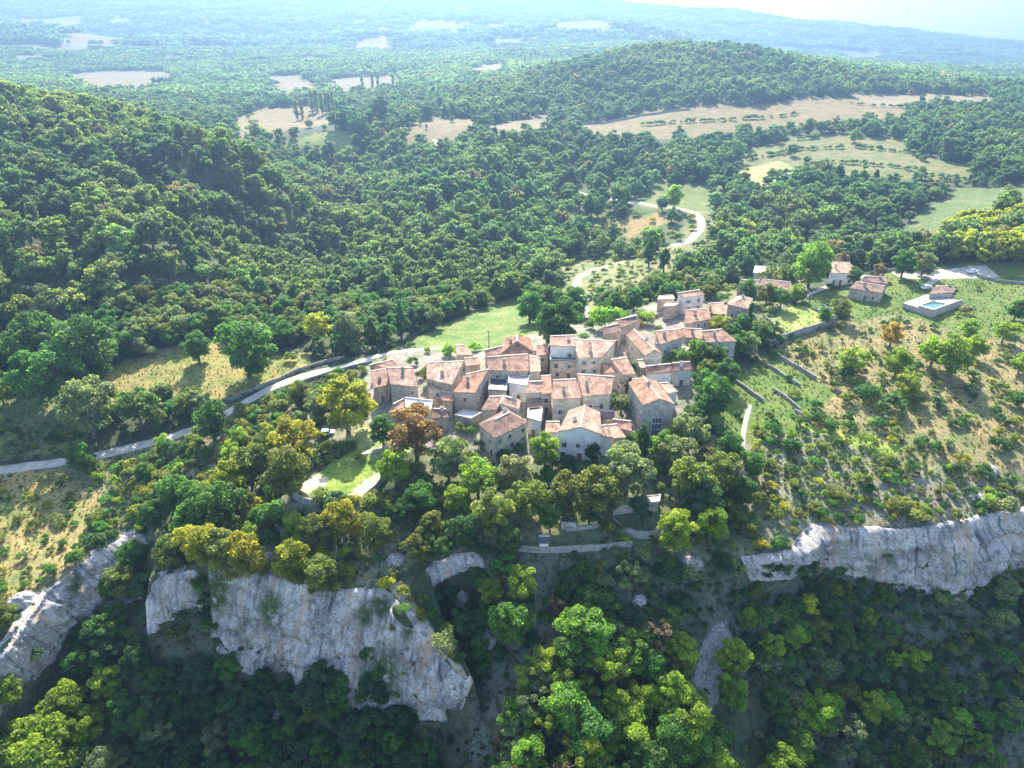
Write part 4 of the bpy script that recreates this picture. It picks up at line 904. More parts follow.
def scatter(name, coll, pos, scale, rot, tint, idx):
    me = bpy.data.meshes.new(name); me.vertices.add(len(pos)); me.vertices.foreach_set('co', np.asarray(pos, np.float32).ravel())
    for n, t, a in (('scl','FLOAT',scale),('rot','FLOAT',rot)):
        x = me.attributes.new(n, t, 'POINT'); x.data.foreach_set('value', np.asarray(a, np.float32))
    x = me.attributes.new('idx','INT','POINT'); x.data.foreach_set('value', np.asarray(idx, np.int32))
    x = me.attributes.new('tint','FLOAT_VECTOR','POINT'); x.data.foreach_set('vector', np.asarray(tint, np.float32).ravel())
    o = link(name, me); kind(o, 'stuff')
    ng = bpy.data.node_groups.new(name+'_nodes', 'GeometryNodeTree'); ng.interface.new_socket('Geometry', in_out='INPUT', socket_type='NodeSocketGeometry'); ng.interface.new_socket('Geometry', in_out='OUTPUT', socket_type='NodeSocketGeometry')
    n = ng.nodes; gi = n.new('NodeGroupInput'); go = n.new('NodeGroupOutput'); ip = n.new('GeometryNodeInstanceOnPoints'); ci = n.new('GeometryNodeCollectionInfo')
    ci.inputs[0].default_value = coll; ci.inputs[1].default_value = True; ci.inputs[2].default_value = True
    def na(nm, t): q = n.new('GeometryNodeInputNamedAttribute'); q.data_type = t; q.inputs[0].default_value = nm; return q
    A, B, C, D = na('scl','FLOAT'), na('rot','FLOAT'), na('idx','INT'), na('tint','FLOAT_VECTOR')
    out = lambda q: next(s for s in q.outputs if s.enabled and s.name == 'Attribute')
    cx = n.new('ShaderNodeCombineXYZ'); L = ng.links.new
    L(gi.outputs[0], ip.inputs['Points']); L(ci.outputs[0], ip.inputs['Instance']); ip.inputs['Pick Instance'].default_value = True
    L(out(C), ip.inputs['Instance Index']); L(out(B), cx.inputs[2]); L(cx.outputs[0], ip.inputs['Rotation']); L(out(A), ip.inputs['Scale'])
    st = n.new('GeometryNodeStoreNamedAttribute'); st.data_type = 'FLOAT_VECTOR'; st.domain = 'INSTANCE'; st.inputs['Name'].default_value = 'tint'
    L(ip.outputs[0], st.inputs['Geometry']); L(out(D), next(s for s in st.inputs if s.name == 'Value' and s.enabled)); L(st.outputs[0], go.inputs[0])
    md = o.modifiers.new('scatter', 'NODES'); md.node_group = ng
    return o

TINT = {'yg':((.185,.255,.03),'yellow-green'),'bg':((.135,.225,.04),'bright green'),'dg':((.045,.105,.032),'dark green'),'og':((.13,.155,.04),'olive'),'gg':((.16,.19,.10),'grey-green'),'yo':((.22,.215,.025),'golden olive'),'or':((.19,.135,.06),'rust-orange'),'mg':((.07,.15,.035),'mid green'),'oy':((.32,.20,.04),'orange-gold'),'ye':((.32,.31,.03),'yellow'),'rb':((.17,.13,.08),'russet brown'),'sg':((.055,.11,.055),'blue-green')}
placed = []      # (kind, x, y, z, height, width factor, tint key, px, py, size px, hand label)
def T(kn, px, py, dpx, tk, label=None, wf=1.0):
    """px,py: middle of the crown in the photo, dpx its width"""
    if kn == 'bush' and px > 740: dpx *= .8
    p = hit(px, py); f = proj(*p)[2]; wm = dpx*f/FPX
    Hh = {'oak': wm/.80, 'open': wm/.74, 'bush': wm/1.35, 'column': wm/.21, 'pine': wm/.56}[kn]/wf
    off = Hh*(.55 if kn != 'bush' else .45); q = hit(px, py, off); z = h1(q[0], q[1])
    placed.append((kn, q[0], q[1], z, Hh, wf, tk, px, py, dpx, label))
for q in [
 ('oak',545,449,32,'yg','bright yellow-green tree left of the white front house'),('oak',515,473,36,'gg','round grey-olive tree in front of the hipped house'),('oak',478,478,36,'yg'),('oak',457,500,30,'yg','yellow-crowned tree left in the belt below the hipped house'),('oak',492,512,40,'og'),('oak',531,497,38,'og'),('oak',448,457,36,'gg','tall grey-green tree beside the stair right of the orange tree'),
 ('oak',570,492,44,'og'),('oak',600,488,44,'og'),('oak',628,467,48,'gg','largest grey-olive tree right below the white front house'),('pine',643,441,26,'dg','dark green conifer right of the white front house'),('oak',664,446,28,'bg','bright green tree below the great glazed window'),('oak',690,430,34,'gg','pale olive tree with blossomy look by the great-window house'),('oak',713,395,36,'mg'),
 ('oak',692,478,44,'og'),('oak',722,470,38,'og'),('oak',678,452,34,'gg'),('oak',677,529,38,'yg','rounded olive-yellow tree standing apart below the terrace building'),('oak',712,521,32,'yg'),('oak',703,497,36,'sg'),('oak',732,446,28,'mg'),('oak',593,452,18,'dg','small dark tree at the door of the white front house'),
 ('oak',345,402,47,'yo','broad golden-olive tree above the blue car'),('oak',415,428,48,'or','rust-coloured autumn tree in front of the bleached white roof'),('oak',382,428,26,'mg'),('oak',292,440,42,'yo'),('oak',266,452,38,'og'),('oak',286,470,44,'og'),('oak',248,465,38,'og'),('oak',395,466,32,'yg','yellow-green tree at the right corner of the spur lawn'),('oak',402,511,26,'dg','round dark tree below the spur lawn wall'),
 ('oak',342,518,38,'yo','golden bushy tree right under the spur lawn'),('oak',374,528,32,'og'),('oak',318,527,28,'og'),('oak',290,560,38,'yo'),('oak',245,553,44,'yo','golden-olive tree leaning over the main cliff'),('oak',222,548,40,'og'),('oak',322,572,38,'og'),('oak',190,522,38,'mg'),('oak',196,541,36,'ye','yellow-topped tree at the left of the main cliff'),('oak',215,502,44,'mg'),('oak',172,492,34,'mg'),('oak',232,480,38,'yo'),
 ('oak',150,515,28,'mg'),('oak',420,495,30,'mg'),('oak',432,525,28,'og'),('oak',465,530,34,'dg'),('oak',440,545,24,'mg'),('oak',510,540,26,'mg'),('oak',550,515,26,'mg'),('oak',590,510,24,'sg'),('oak',640,505,22,'sg'),('oak',745,490,26,'mg'),('oak',752,462,24,'mg'),('oak',420,545,30,'og'),
 ('oak',80,456,28,'mg','lone green tree on the downhill side of the lane'),('oak',210,418,35,'mg','green tree beside the lane at the meadow corner'),('oak',85,404,52,'gg','big grey-green tree at the left meadow edge'),('oak',136,404,34,'mg','round green tree on the lower edge of the left meadow'),('oak',196,345,27,'mg','lone tree in the golden left meadow with its shadow below'),('oak',245,345,48,'mg','broad green tree at the right side of the left meadow'),('oak',52,370,60,'mg'),('oak',80,350,60,'mg'),('oak',30,345,60,'mg'),
 ('oak',316,326,26,'ye','bright yellow-green tree at the wood edge above the lane'),('pine',385,330,18,'sg'),('pine',400,316,22,'sg'),('pine',411,314,18,'sg'),('pine',371,330,18,'sg'),('oak',348,327,28,'gg'),('oak',430,372,18,'og'),('oak',560,320,38,'dg','dense dark green tree behind the white tower house'),('oak',545,296,24,'mg'),('oak',575,300,24,'mg'),('oak',530,305,24,'mg'),('oak',555,350,16,'dg'),
 ('oak',813,262,32,'bg','tall bright green tree behind the villa track'),('oak',840,262,18,'rb','russet-leaved tree in front of the white end wall'),('oak',893,333,22,'oy','small orange tree on the dry plateau'),('oak',853,358,26,'yg','yellow-topped round tree left on the dry plateau'),('oak',899,360,24,'yg'),('oak',910,384,24,'yg'),('oak',935,350,27,'yg'),('oak',956,354,35,'yg','largest of the yellow-green trees on the dry plateau'),('oak',977,345,20,'yg'),('oak',971,328,18,'yg'),('oak',1006,330,20,'yg'),('oak',1022,362,18,'yg'),('oak',1018,308,18,'mg'),
 ('oak',720,325,20,'yo','golden tree in front of the pink-roofed upper right house'),('oak',742,322,16,'mg'),('column',751,313,6,'dg','slim dark cypress beside the detached hipped house'),('oak',768,292,18,'og'),('oak',782,296,18,'mg'),('oak',735,345,20,'mg'),('oak',700,350,22,'bg'),('oak',680,357,20,'bg'),('oak',720,356,20,'mg'),('oak',728,372,26,'mg'),('oak',705,382,26,'mg'),('oak',622,402,18,'gg','small pale tree in the yard left of the great-window house'),
 ('bush',603,318,30,'bg','bright green hedge bush below the sunny mound'),('bush',620,318,22,'bg'),('bush',645,318,18,'bg'),('bush',448,352,16,'bg','bright green bush beside the lane end cottage'),('bush',475,347,12,'bg'),('oak',630,370,18,'dg','ivy-dark tree against the pink-roofed house'),('oak',628,383,16,'dg'),
 *[('bush',a,b,d,k) for a,b,d,k in [(765,575,16,'dg'),(785,570,14,'mg'),(812,562,16,'dg'),(838,570,18,'mg'),(862,580,16,'dg'),(885,588,18,'og'),(912,594,16,'dg'),(945,598,20,'mg'),(975,596,16,'dg'),(1000,586,18,'mg'),(1018,576,18,'dg'),(425,598,12,'og'),(433,613,13,'mg'),(446,630,14,'og'),(453,646,12,'mg'),(461,658,12,'dg'),(437,594,12,'dg'),(440,622,10,'dg'),(470,602,16,'mg'),(455,618,14,'dg'),(466,645,18,'dg'),(482,668,16,'mg'),(492,655,16,'og'),(475,630,18,'mg'),(445,600,14,'dg'),(488,610,16,'mg'),(500,655,16,'dg'),(470,430,12,'mg'),(480,445,14,'dg'),(536,428,12,'mg'),(545,438,14,'dg'),(613,398,12,'mg'),(640,402,12,'mg'),(660,364,14,'bg'),(643,372,10,'mg'),(700,352,14,'mg'),(610,440,12,'mg'),(633,440,16,'mg'),(520,448,12,'mg'),(505,455,14,'dg'),(460,428,12,'og'),(437,378,10,'mg'),(418,376,12,'og'),(560,352,10,'mg'),(521,371,9,'bg'),(495,447,9,'dg'),(548,470,12,'mg')]],
 *[('bush',a,b,d,k) for a,b,d,k in [(848,373,20,'dg'),(836,386,16,'dg'),(868,394,28,'dg'),(890,404,32,'dg'),(846,398,18,'og'),(935,403,18,'dg'),(880,424,18,'dg'),(895,432,16,'og'),(815,404,14,'dg'),(850,417,16,'dg'),(868,441,22,'og'),(912,466,18,'dg'),(935,447,18,'dg'),(800,352,14,'dg'),(922,345,10,'dg'),(905,372,12,'yg'),(965,310,14,'rb'),(815,418,18,'dg'),(830,425,20,'dg'),(775,428,24,'dg'),(790,445,22,'dg'),(770,465,20,'og'),(792,470,18,'dg'),(760,500,22,'og'),(775,515,22,'og'),(750,530,24,'og'),(760,545,18,'yo'),(735,520,22,'og'),(985,470,20,'dg'),(1000,445,24,'dg'),(1020,400,26,'dg'),(955,470,20,'dg'),(860,480,24,'og'),(840,498,22,'og'),(900,505,24,'og'),(925,512,16,'yg'),(895,480,20,'dg'),(1015,330,22,'yg'),(990,500,16,'yg'),(203,582,18,'mg'),(207,598,20,'mg'),(206,613,20,'dg'),(212,625,20,'mg'),(268,612,14,'mg'),(385,583,16,'ye'),(402,592,14,'yo'),(420,612,10,'yo'),(440,640,9,'yg'),(452,655,8,'yg'),(410,600,10,'og'),(380,672,16,'mg'),(360,612,10,'dg'),(372,625,9,'dg'),(318,590,18,'og'),(235,575,20,'yo'),(300,580,16,'og'),(262,570,16,'og')]],
 ('oak',464,622,26,'dg'),('oak',480,648,24,'mg'),('oak',450,592,20,'mg'),
 ('oak',855,274,14,'mg'),('oak',880,270,14,'rb'),('oak',905,262,22,'mg'),('oak',925,262,20,'gg'),('oak',950,290,12,'mg'),('oak',748,265,18,'sg'),('oak',700,262,20,'sg'),('pine',665,255,16,'sg'),('pine',650,250,16,'sg'),('oak',675,195,18,'yg','yellow-green tree in the small meadow at the road bend'),('oak',745,228,18,'ye','yellowish tree right of the road bend'),
 ('oak',820,710,38,'yg','brilliant yellow-green tree alone on the scrub slope'),('open',846,736,42,'gg','pale grey-green open tree near the bottom right'),('oak',735,656,34,'yg','yellow-green tree right of the grey scree'),('open',735,690,36,'bg'),('oak',808,603,20,'ye','small yellow autumn tree under the right cliff'),('oak',748,618,22,'bg'),('open',818,655,20,'gg'),('open',630,575,28,'gg','pale grey tree standing on the bare slope'),('open',620,632,20,'gg'),('oak',510,620,44,'bg','large pale green tree above the bottom wood'),('open',555,605,20,'rb'),
 ('oak',35,745,70,'yg','brilliant yellow-green tree in the bottom left corner'),('oak',65,700,40,'yg'),('oak',105,680,30,'yg'),('oak',85,722,34,'yg'),('oak',5,690,30,'yg'),('oak',800,748,34,'bg'),('oak',785,768,40,'yg'),('oak',700,745,36,'bg'),('oak',720,765,36,'yg'),('oak',640,700,34,'yg'),('oak',695,700,26,'gg')]: T(*q)
# slim poplars in the far fields
for i, (px, py, d) in enumerate([(296,108,4.2),(301,106,4.2),(311,99,4.2),(316,98,4.2),(321,101,4.4),(326,100,4),(329,102,4.4),(332,99,4),(362,82,3),(372,80,3),(378,80,3),(393,80,3)]): T('column', px, py, d, 'gg', None)
for (px, py, d) in [(345,118,14),(358,124,18),(378,108,18),(400,123,12),(385,125,10),(335,118,14)]: T('oak', px, py, d, 'sg')

# ---- scattered woods and scrub
def grid_pts(r0, r1, sp, amax, seed):
    n = int(2*r1/sp)+2; g = np.random.default_rng(seed)
    xs = (np.arange(n)-n/2)*sp; X, Y = np.meshgrid(xs, np.arange(0, int(r1/sp)+2)*sp)
    X = X+np.where((np.arange(X.shape[0]) % 2)[:,None] == 0, 0, sp/2); X = (X+g.uniform(-.42,.42,X.shape)*sp).ravel(); Y = (Y+g.uniform(-.42,.42,Y.shape)*sp).ravel()
    r = np.hypot(X, Y); a = np.abs(np.arctan2(X, Y)); k = (r >= r0) & (r < r1) & (a < amax) & (Y > 20); return X[k], Y[k]
hx = np.array([(p[1], p[2], p[4]*.36) for p in placed if p[0] != 'bush'])
HC = np.array([[c[1][0], c[1][1]] for c in HOUSES])
WIDE = np.array([hit(*p)[:2] for p in [(583,305),(576,292),(580,277),(600,268),(672,246),(690,240),(697,233),(701,226),(696,214),(680,209),(650,205),(240,405),(290,381),(320,373),(345,366),(385,354),(420,349)]])
ROADP = np.concatenate([np.array([hit(*p)[:2] for p in pl]) for pl in ([(0,470),(30,466),(60,462),(85,458),(110,453),(145,444),(180,434),(215,420),(240,405),(265,392),(290,381),(320,373),(345,366),(385,354),(420,349)],[(583,305),(576,292),(580,277),(588,272),(600,268),(627,262)],[(672,246),(690,240),(697,233),(701,226),(700,219),(696,214),(688,211),(680,209),(665,207),(650,205),(630,202),(610,199)],[(722,628),(712,650),(706,675),(700,700)],[(498,690),(488,712),(480,735),(474,762)])])
def off_road(x, y):
    ok = np.ones(len(x), bool)
    for q, w in ROADL:
        for a, b in q: ok &= (x-a)**2+(y-b)**2 > w*w
    return ok
def clear(x, y, rad, hd=8):
    ok = off_road(x, y)
    for (a, b, c) in hx: ok &= (x-a)**2+(y-b)**2 > (c+rad)**2
    for a, b in HC: ok &= (x-a)**2+(y-b)**2 > hd**2
    if rad > 0:
        for a, b in WIDE: ok &= (x-a)**2+(y-b)**2 > 90
    if rad > -2:
        for a, b in ROADP: ok &= (x-a)**2+(y-b)**2 > 25
    return ok
PAL_F = np.array([(.07,.14,.05),(.085,.15,.05),(.05,.115,.05),(.11,.165,.05),(.06,.12,.065),(.105,.145,.06),(.10,.15,.085)])
PAL_LIT = [('yg',.26),('bg',.26),('mg',.2),('gg',.12),('og',.12),('rb',.04)]; PAL_DK = [('dg',.34),('mg',.36),('sg',.22),('gg',.08)]; PAL_VIL = [('og',.3),('mg',.3),('gg',.2),('yg',.2)]; PAL_B = [('dg',.24),('og',.38),('mg',.14),('yo',.10),('gg',.08),('yg',.06)]  # PAL_LIT and PAL_DK put sunlit and shaded looks into the leaf tint
def pick(pal, n, g):
    k = [p[0] for p in pal]; w = np.array([p[1] for p in pal]); return [k[i] for i in g.choice(len(k), n, p=w/w.sum())]
g = np.random.default_rng(5)
cand = []          # near trees that may become objects of their own
x, y = grid_pts(60, 290, 4.1, .80, 1); col, td, bd, rk, zi = zone_of(x, y)
r = np.hypot(x, y); z = ht(x, y); px, py, f = proj(x, y, z+4)
dens = td*np.where(zi < 0, .72, np.where((zi == 3) | (zi == 0), .98, .75))*(.75+.5*fbm(x*.05, y*.05, 81, 3)); k = (g.uniform(size=len(x)) < dens); x, y, z, zi, px, py, f = [q[k] for q in (x, y, z, zi, px, py, f)]
ed, _ = edge_dist(x, y); k = clear(x, y, 1.6) & (ed > np.where(zi == 0, 6.8, 2.4)); x, y, z, zi, px, py, f = [q[k] for q in (x, y, z, zi, px, py, f)]
Hh = g.uniform(5.5, 9.6, len(x)); wf = g.uniform(.9, 1.25, len(x))
for i in range(len(x)):
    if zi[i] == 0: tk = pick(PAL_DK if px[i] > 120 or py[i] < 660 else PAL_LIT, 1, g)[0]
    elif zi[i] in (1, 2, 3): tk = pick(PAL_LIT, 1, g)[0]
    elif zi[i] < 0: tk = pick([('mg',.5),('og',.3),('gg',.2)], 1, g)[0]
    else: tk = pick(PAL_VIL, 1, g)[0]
    kn = 'open' if (zi[i] == 3 and g.random() < .35) else 'oak'
    hh = Hh[i]*(1.12 if zi[i] == 3 else 1)*(.8 if zi[i] in (2, 1) else 1)*(1.0 if zi[i] != 0 else .95)
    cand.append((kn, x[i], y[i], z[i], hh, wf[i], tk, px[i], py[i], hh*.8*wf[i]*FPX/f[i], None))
bcand = []
for sp, r1, seed in ((2.1, 230, 2), (3.6, 420, 3)):
    x, y = grid_pts(60 if sp < 3 else 230, r1, sp, .80, seed); col, td, bd, rk, zi = zone_of(x, y)
    k = (g.uniform(size=len(x)) < bd*.42*(.2+1.6*fbm(x*.10, y*.10, 91, 3))); x, y, zi = x[k], y[k], zi[k]
    k = clear(x, y, -.4, 7) & (edge_dist(x, y)[0] > .7); x, y, zi = x[k], y[k], zi[k]; z = ht(x, y); px, py, f = proj(x, y, z+.8)
    Hb = .6+1.7*g.uniform(0, 1, len(x))**2.0
    for i in range(len(x)):
        bcand.append(('bush', x[i], y[i], z[i], Hb[i]*(.9 if zi[i] in (6, 7, 8, 9, 11, 12, 14) else 1.45), g.uniform(.95, 1.5), pick(PAL_B if zi[i] > 5 else PAL_DK+[('og',.3),('gg',.2)], 1, g)[0], px[i], py[i], Hb[i]*1.35*FPX/f[i], None))
def keep_open(c):
    px, py, s = c[7], c[8], c[9]*.45
    if 283-s < px < 396+s*.4 and 440 < py < 505+s*1.6: return False
    for pl in KEEP+KEEP2:
        lim = s*.35 if pl in KEEP2 else s+3
        for (x0,y0),(x1,y1) in zip(pl[:-1], pl[1:]):
            t = max(0, min(1, ((px-x0)*(x1-x0)+(py-y0)*(y1-y0))/((x1-x0)**2+(y1-y0)**2)))
            if math.hypot(px-x0-t*(x1-x0), (py-y0-t*(y1-y0))) < lim: return False
    return True
KEEP2 = [[(726,625),(700,705)], [(500,690),(474,765)], [(410,590),(470,680)]]
KEEP = [[(0,470),(60,462),(110,453),(180,434),(240,405),(290,381),(345,366),(420,349)], [(110,380),(180,365),(240,372),(300,365)], [(360,455),(418,432)], [(613,500),(660,500)], [(520,550),(632,547)], [(775,355),(816,380)], [(758,362),(800,386)], [(770,345),(838,322)], [(745,410),(743,470)]]
cand = [c for c in cand if keep_open(c)]
inf = lambda c: -10 < c[7] < 1034 and -5 < c[8] < 778
hand_t = [c for c in placed if c[0] != 'bush']; hand_b = [c for c in placed if c[0] == 'bush']
cand.sort(key=lambda c: -c[9]); bcand.sort(key=lambda c: -c[9])
ct = [c for c in cand if inf(c)]; cb = [c for c in bcand if inf(c)]
nt_ = max(0, 296-len(hand_t)); nb_ = 296-len(hand_b)
own_t, own_b = ct[:nt_], cb[:nb_]
ids = set(map(id, own_t)); rest_t = [c for c in cand if id(c) not in ids]; ids = set(map(id, own_b)); rest_b = [c for c in bcand if id(c) not in ids]

# ---- labels: size, colour, kind and the landmark it stands by
LM = [('the main cliff',335,640),('the small cliff block',178,600),('the leftmost cliff',75,590),('the right cliff',890,550),('the grey scree',706,665),('the terrace building',636,500),('the spur lawn',340,480),('the white front house',585,440),('the hipped house',500,425),('the great-window house',655,400),('the orange tree',415,428),
      ('the swimming pool',935,302),('the villa',868,285),('the green terrace plots',775,385),('the left meadow',190,372),('the lane bend',215,420),('the road bend',695,225),('the sandy fin',440,640),('the curved retaining wall',637,536),('the lower terrace wall',575,551),('the footpath',744,445),('the bottom right corner',1010,755),('the bottom left corner',15,755),('the white tower house',563,345),
      ('the small grass yard',797,320),('the lone scrub-slope tree',820,710),('the orange plateau tree',893,333),('the parking ground',945,274),('the small rock stair',480,735),('the village lane end',440,348)]
ORD = ['', 'second', 'third', 'fourth', 'fifth', 'sixth', 'seventh', 'eighth', 'ninth', 'tenth']
used = {}
def auto_label(c, word, big, small):
    px, py, s = c[7], c[8], c[9]; n, lx, ly = min(LM, key=lambda l: (l[1]-px)**2+(l[2]-py)**2)
    dx, dy = px-lx, py-ly; d = ('right of' if dx > 0 else 'left of') if abs(dx) > abs(dy) else ('below' if dy > 0 else 'above')
    sz = 'large' if s > big else 'small' if s < small else 'middling'
    return f'{sz} {TINT[c[6]][1]} {word}', d, n
def ordered_labels(lst, word, big, small):
    rows = {}
    for i, c in enumerate(lst):
        if c[10]: continue
        a, d, n = auto_label(c, word, big, small); l = next(l for l in LM if l[0] == n); rows.setdefault((a, d, n), []).append((math.hypot(c[7]-l[1], c[8]-l[2]), i))
    out = {}
    for (a, d, n), L in rows.items():
        L.sort()
        for k, (_, i) in enumerate(L):
            o = '' if k == 0 and len(L) == 1 else (', nearest to it' if k == 0 else (f', {ORD[k]} nearest to it' if k < 10 else f', {k+1}th nearest to it'))
            out[i] = f'{a} {d} {n}{o}'
    return out
NAME = {'oak':'oak_tree','open':'ash_tree','pine':'conifer_tree','column':'cypress_tree','bush':'bush'}
WORD = {'oak':'tree','open':'open-crowned tree','pine':'conifer','column':'slender tree','bush':'bush'}
def jig(tk, g): c = np.array(TINT[tk][0])*g.uniform(.85, 1.18); return [float(q) for q in c*g.uniform(.92, 1.08, 3)]
alln = hand_t+own_t
lab = {}
for kn in ('oak','open','pine','column'):
    sub = [i for i, c in enumerate(alln) if c[0] == kn]; L = ordered_labels([alln[i] for i in sub], WORD[kn], 38, 24)
    for j, i in enumerate(sub): lab[i] = alln[i][10] or L[j]
g = np.random.default_rng(9)
def group_of(c):
    px, py = c[7], c[8]
    if py > 560: return 'trees on the slope below the village' if px > 470 else 'trees in the ravine below the cliffs'
    if px > 760: return 'trees on the right plateau'
    if py < 330 or px < 290 and py < 430: return 'trees along the valley'
    return 'trees around the village'
for i, c in enumerate(alln):
    kn, x, y, z, Hh, wf, tk = c[:7]; cm, tm = VAR[kn][i % len(VAR[kn])]; s = Hh/10
    root = bpy.data.objects.new(NAME[kn], None); COL.objects.link(root); root.location = (x, y, z); root.rotation_euler = (0, 0, float(g.uniform(0, 6.28))); root.scale = (s*wf, s*wf, s)
    tag(root, lab[i], 'tree', 'poplars in the far fields' if kn == 'column' and c[8] < 130 else group_of(c))
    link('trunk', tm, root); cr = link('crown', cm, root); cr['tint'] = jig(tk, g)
allb = hand_b+own_b; L = ordered_labels(allb, 'bush', 13, 8)
for i, c in enumerate(allb):
    kn, x, y, z, Hh, wf, tk = c[:7]; cm, tm = VAR['bush'][i % 4]; o = link('bush', cm, None, (x, y, z), float(g.uniform(0, 6.28))); s = Hh/1.7; o.scale = (s*wf, s*wf, s)
    tag(o, c[10] or L[i], 'bush', 'bushes on the plateau and slopes'); o['tint'] = jig(tk, g)
def stuff_from(name, coll, lst, unit_h, nvar):
    pos = [(c[1], c[2], c[3]) for c in lst]; scl = [c[4]/unit_h*c[5]**.5 for c in lst]; scatter(name, coll, pos, scl, g.uniform(0, 6.28, len(lst)), [jig(c[6], g) for c in lst], g.integers(0, nvar, len(lst)))
stuff_from('woods', C_NEAR, rest_t, 10, len(VAR['oak'])); stuff_from('scrub', C_BUSH, rest_b, 1.7, 4)

ZPX = [np.array(z[0], float) for z, n in zip(ZONES, range(99)) if n >= 28 or n == 20]
def open_view(x, y, z, top):         # thin the trees that stand right in front of the open fields
    px, py, f = proj(x, y, z+top); k = np.zeros(len(x), bool)
    for p in ZPX: k |= inpoly(px, py, p)
    return ~(k & (g.uniform(size=len(x)) < .88))
def wood_tint(x, y, seed):
    n = len(x); t = PAL_F[g.integers(0, len(PAL_F), n)]*g.uniform(.8, 1.55, (n,1))*np.array((.88,.93,1.12)); w = np.clip((fbm(x/90, y/90, seed, 3)-.35)*3, 0, 1)[:,None]
    lf = np.clip((-x-40)/80, 0, 1)[:,None]*(np.hypot(x, y) < 650)[:,None]; t = t*(1+lf*np.array((.45,.15,-.1)))
    d = np.clip((fbm(x/45, y/45, seed+5, 3)-.55)*6, 0, 1)[:,None]; t = t*(1-w*.5)+np.array((.18,.225,.055))*w*.5
    t = t*(1-d*.6)+np.array((.05,.10,.06))*d*.6; ru = (g.uniform(size=n) < .02)[:,None]; return np.where(ru, np.array((.19,.155,.08)), t)
x, y = grid_pts(290, 1000, 5.6, .76, 21); col, td, bd, rk, zi = zone_of(x, y); k = g.uniform(size=len(x)) < td*(.55+.75*fbm(x/28, y/28, 47, 3)); x, y = x[k], y[k]; k = clear(x, y, .5); x, y = x[k], y[k]; z = ht(x, y); k = open_view(x, y, z, 6); x, y, z = x[k], y[k], z[k]
scatter('woods', C_LOW, np.stack([x,y,z-.3],1), (.5+.9*g.uniform(0,1,len(x))**1.4)*(.75+.6*fbm(x/30, y/30, 49, 2)), g.uniform(0,6.28,len(x)), wood_tint(x, y, 61), g.integers(0,8,len(x)))
for r0, r1, sp, sc in ((1000, 2200, 17, .95), (2200, 6500, 30, 1.6)):
    x, y = grid_pts(r0, r1, sp, .74, int(r1)); col, td, bd, rk, zi = zone_of(x, y); k = g.uniform(size=len(x)) < td*(.25+1.1*fbm(x/120, y/120, 44, 3)); x, y = x[k], y[k]; z = ht(x, y); k = open_view(x, y, z, 7*sc); x, y, z = x[k], y[k], z[k]
    scatter('far_woods', C_FAR, np.stack([x,y,z],1), g.uniform(.8,1.15,len(x))*sc, g.uniform(0,6.28,len(x)), wood_tint(x, y, 67), g.integers(0,4,len(x)))
# tufts of dry and green grass on the open ground
x, y = grid_pts(100, 330, 1.25, .76, 77); col, td, bd, rk, zi = zone_of(x, y); k = np.isin(zi, (6,7,8,9,10,11,12,13,14,15,16,21,22)) & (g.uniform(size=len(x)) < .25+.6*fbm(x*.12, y*.12, 78, 3)); x, y, col = x[k], y[k], col[k]
k = clear(x, y, -2, 6); x, y, col = x[k], y[k], col[k]; z = ht(x, y)
scatter('grass', C_BUSH, np.stack([x,y,z-.05],1), g.uniform(.10,.28,len(x)), g.uniform(0,6.28,len(x)), col*g.uniform(.55,1.35,(len(x),1))*np.array((1,1.02,.8)), g.integers(0,4,len(x)))
x, y = grid_pts(50, 240, 1.7, .76, 79); col, td, bd, rk, zi = zone_of(x, y); k = np.isin(zi, (-1,0,1,2,3,4,5,15,16,19,22)) & (g.uniform(size=len(x)) < np.where(rk > .55, .1, .3+.7*fbm(x*.15, y*.15, 80, 3))); x, y = x[k], y[k]
k = (edge_dist(x, y)[0] > .6) & clear(x, y, -3, 6); x, y = x[k], y[k]; z = ht(x, y)
scatter('undergrowth', C_BUSH, np.stack([x,y,z-.05],1), .18+.5*g.uniform(0,1,len(x))**2, g.uniform(0,6.28,len(x)), np.array((.075,.12,.038))*g.uniform(.5,1.6,(len(x),1))*g.uniform(.85,1.15,(len(x),3)), g.integers(0,4,len(x)))
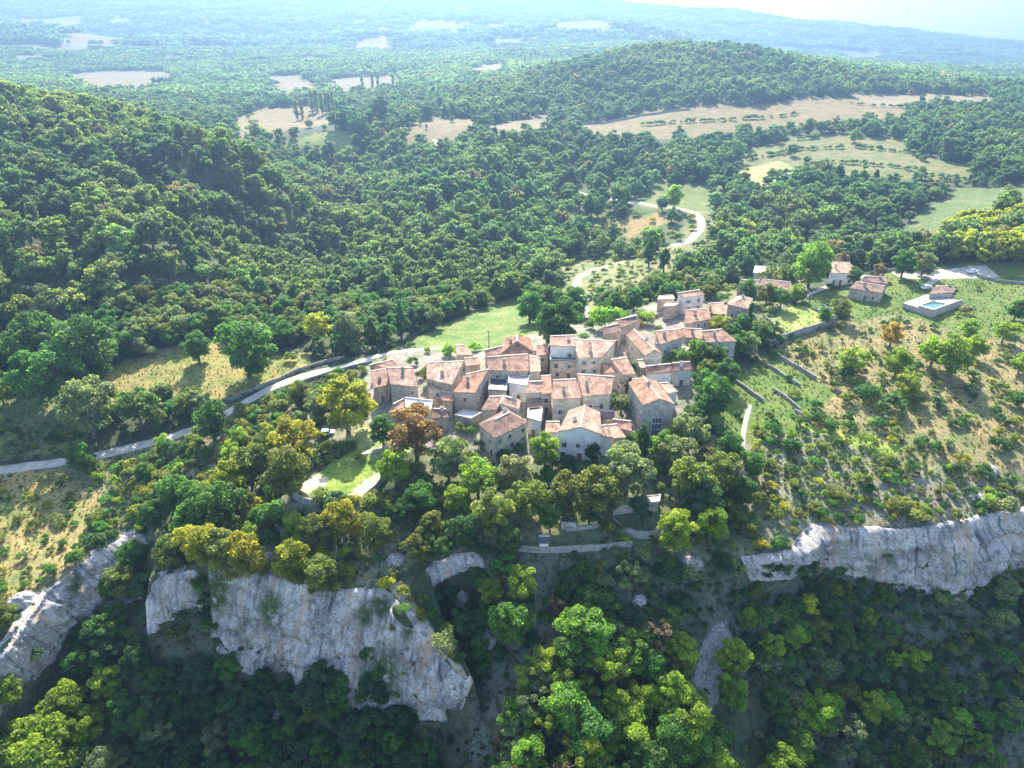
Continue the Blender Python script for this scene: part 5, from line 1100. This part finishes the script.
# hedges between the far fields
hp = []
for pl in ([(745,160),(800,150),(860,148),(906,153)], [(780,176),(830,162),(900,168),(966,182)], [(906,139),(912,154),(930,164)], [(760,141),(830,138)], [(640,126),(720,121),(800,115)], [(850,104),(905,108),(960,104)], [(800,128),(870,125),(905,122)], [(890,262),(950,258),(1020,262)]):
    for (x0,y0),(x1,y1) in zip(pl[:-1], pl[1:]):
        a, b = hit(x0,y0)[:2], hit(x1,y1)[:2]; n = int(np.linalg.norm(b-a)/2.6); hp += [a+(b-a)*(q+g.uniform())/n+g.uniform(-1.3,1.3,2) for q in range(n) if g.random() < .8]
hp = np.array(hp); z = ht(hp[:,0], hp[:,1]); scatter('hedge_foliage', C_BUSH, np.column_stack([hp, z]), g.uniform(.9,2.3,len(hp)), g.uniform(0,6.28,len(hp)), np.array((.07,.13,.05))*g.uniform(.7,1.5,(len(hp),1)), g.integers(0,4,len(hp)))
# hedgerow and copse on the mound at upper right
x, y = grid_pts(240, 400, 4.4, .8, 33); w = zpoly([(925,262),(950,235),(1000,212),(1100,205),(1100,262),(980,264)]); u, v = lp(x, y); k = inpoly(u, v, w) & clear(x, y, .5); x, y = x[k], y[k]; z = ht(x, y)
scatter('copse_foliage', C_LOW, np.stack([x,y,z],1), g.uniform(.75,1.15,len(x)), g.uniform(0,6.28,len(x)), np.array((.26,.28,.03))*g.uniform(.7,1.2,(len(x),1)), g.integers(0,8,len(x)))

# ------------------------------------------------------------------ haze
def haze():
    mb = MB(); gz = [v.co.z for v in bpy.data.objects['ground'].data.vertices]; lo, hi = min(gz)-1.5, max(max(gz), CAMZ)+35
    b = [(-6900,-60,lo),(6900,-60,lo),(6900,6900,lo),(-6900,6900,lo)]; mb.hexa(b, [(x,y,hi) for x,y,_ in b])
    print('haze', lo, hi)
    m = bpy.data.materials.new('haze'); m.use_nodes = True; nt = m.node_tree; nt.nodes.clear(); o = nt.nodes.new('ShaderNodeOutputMaterial'); v = nt.nodes.new('ShaderNodeVolumePrincipled')
    v.inputs['Color'].default_value = (.185,.30,.455,1); v.inputs['Density'].default_value = HAZE_D; v.inputs['Anisotropy'].default_value = .5; nt.links.new(v.outputs[0], o.inputs['Volume'])
    return kind(mb.build('haze', m), 'stuff')
haze()
print('own trees', len(alln), 'rest', len(rest_t), 'bushes', len(rest_b))
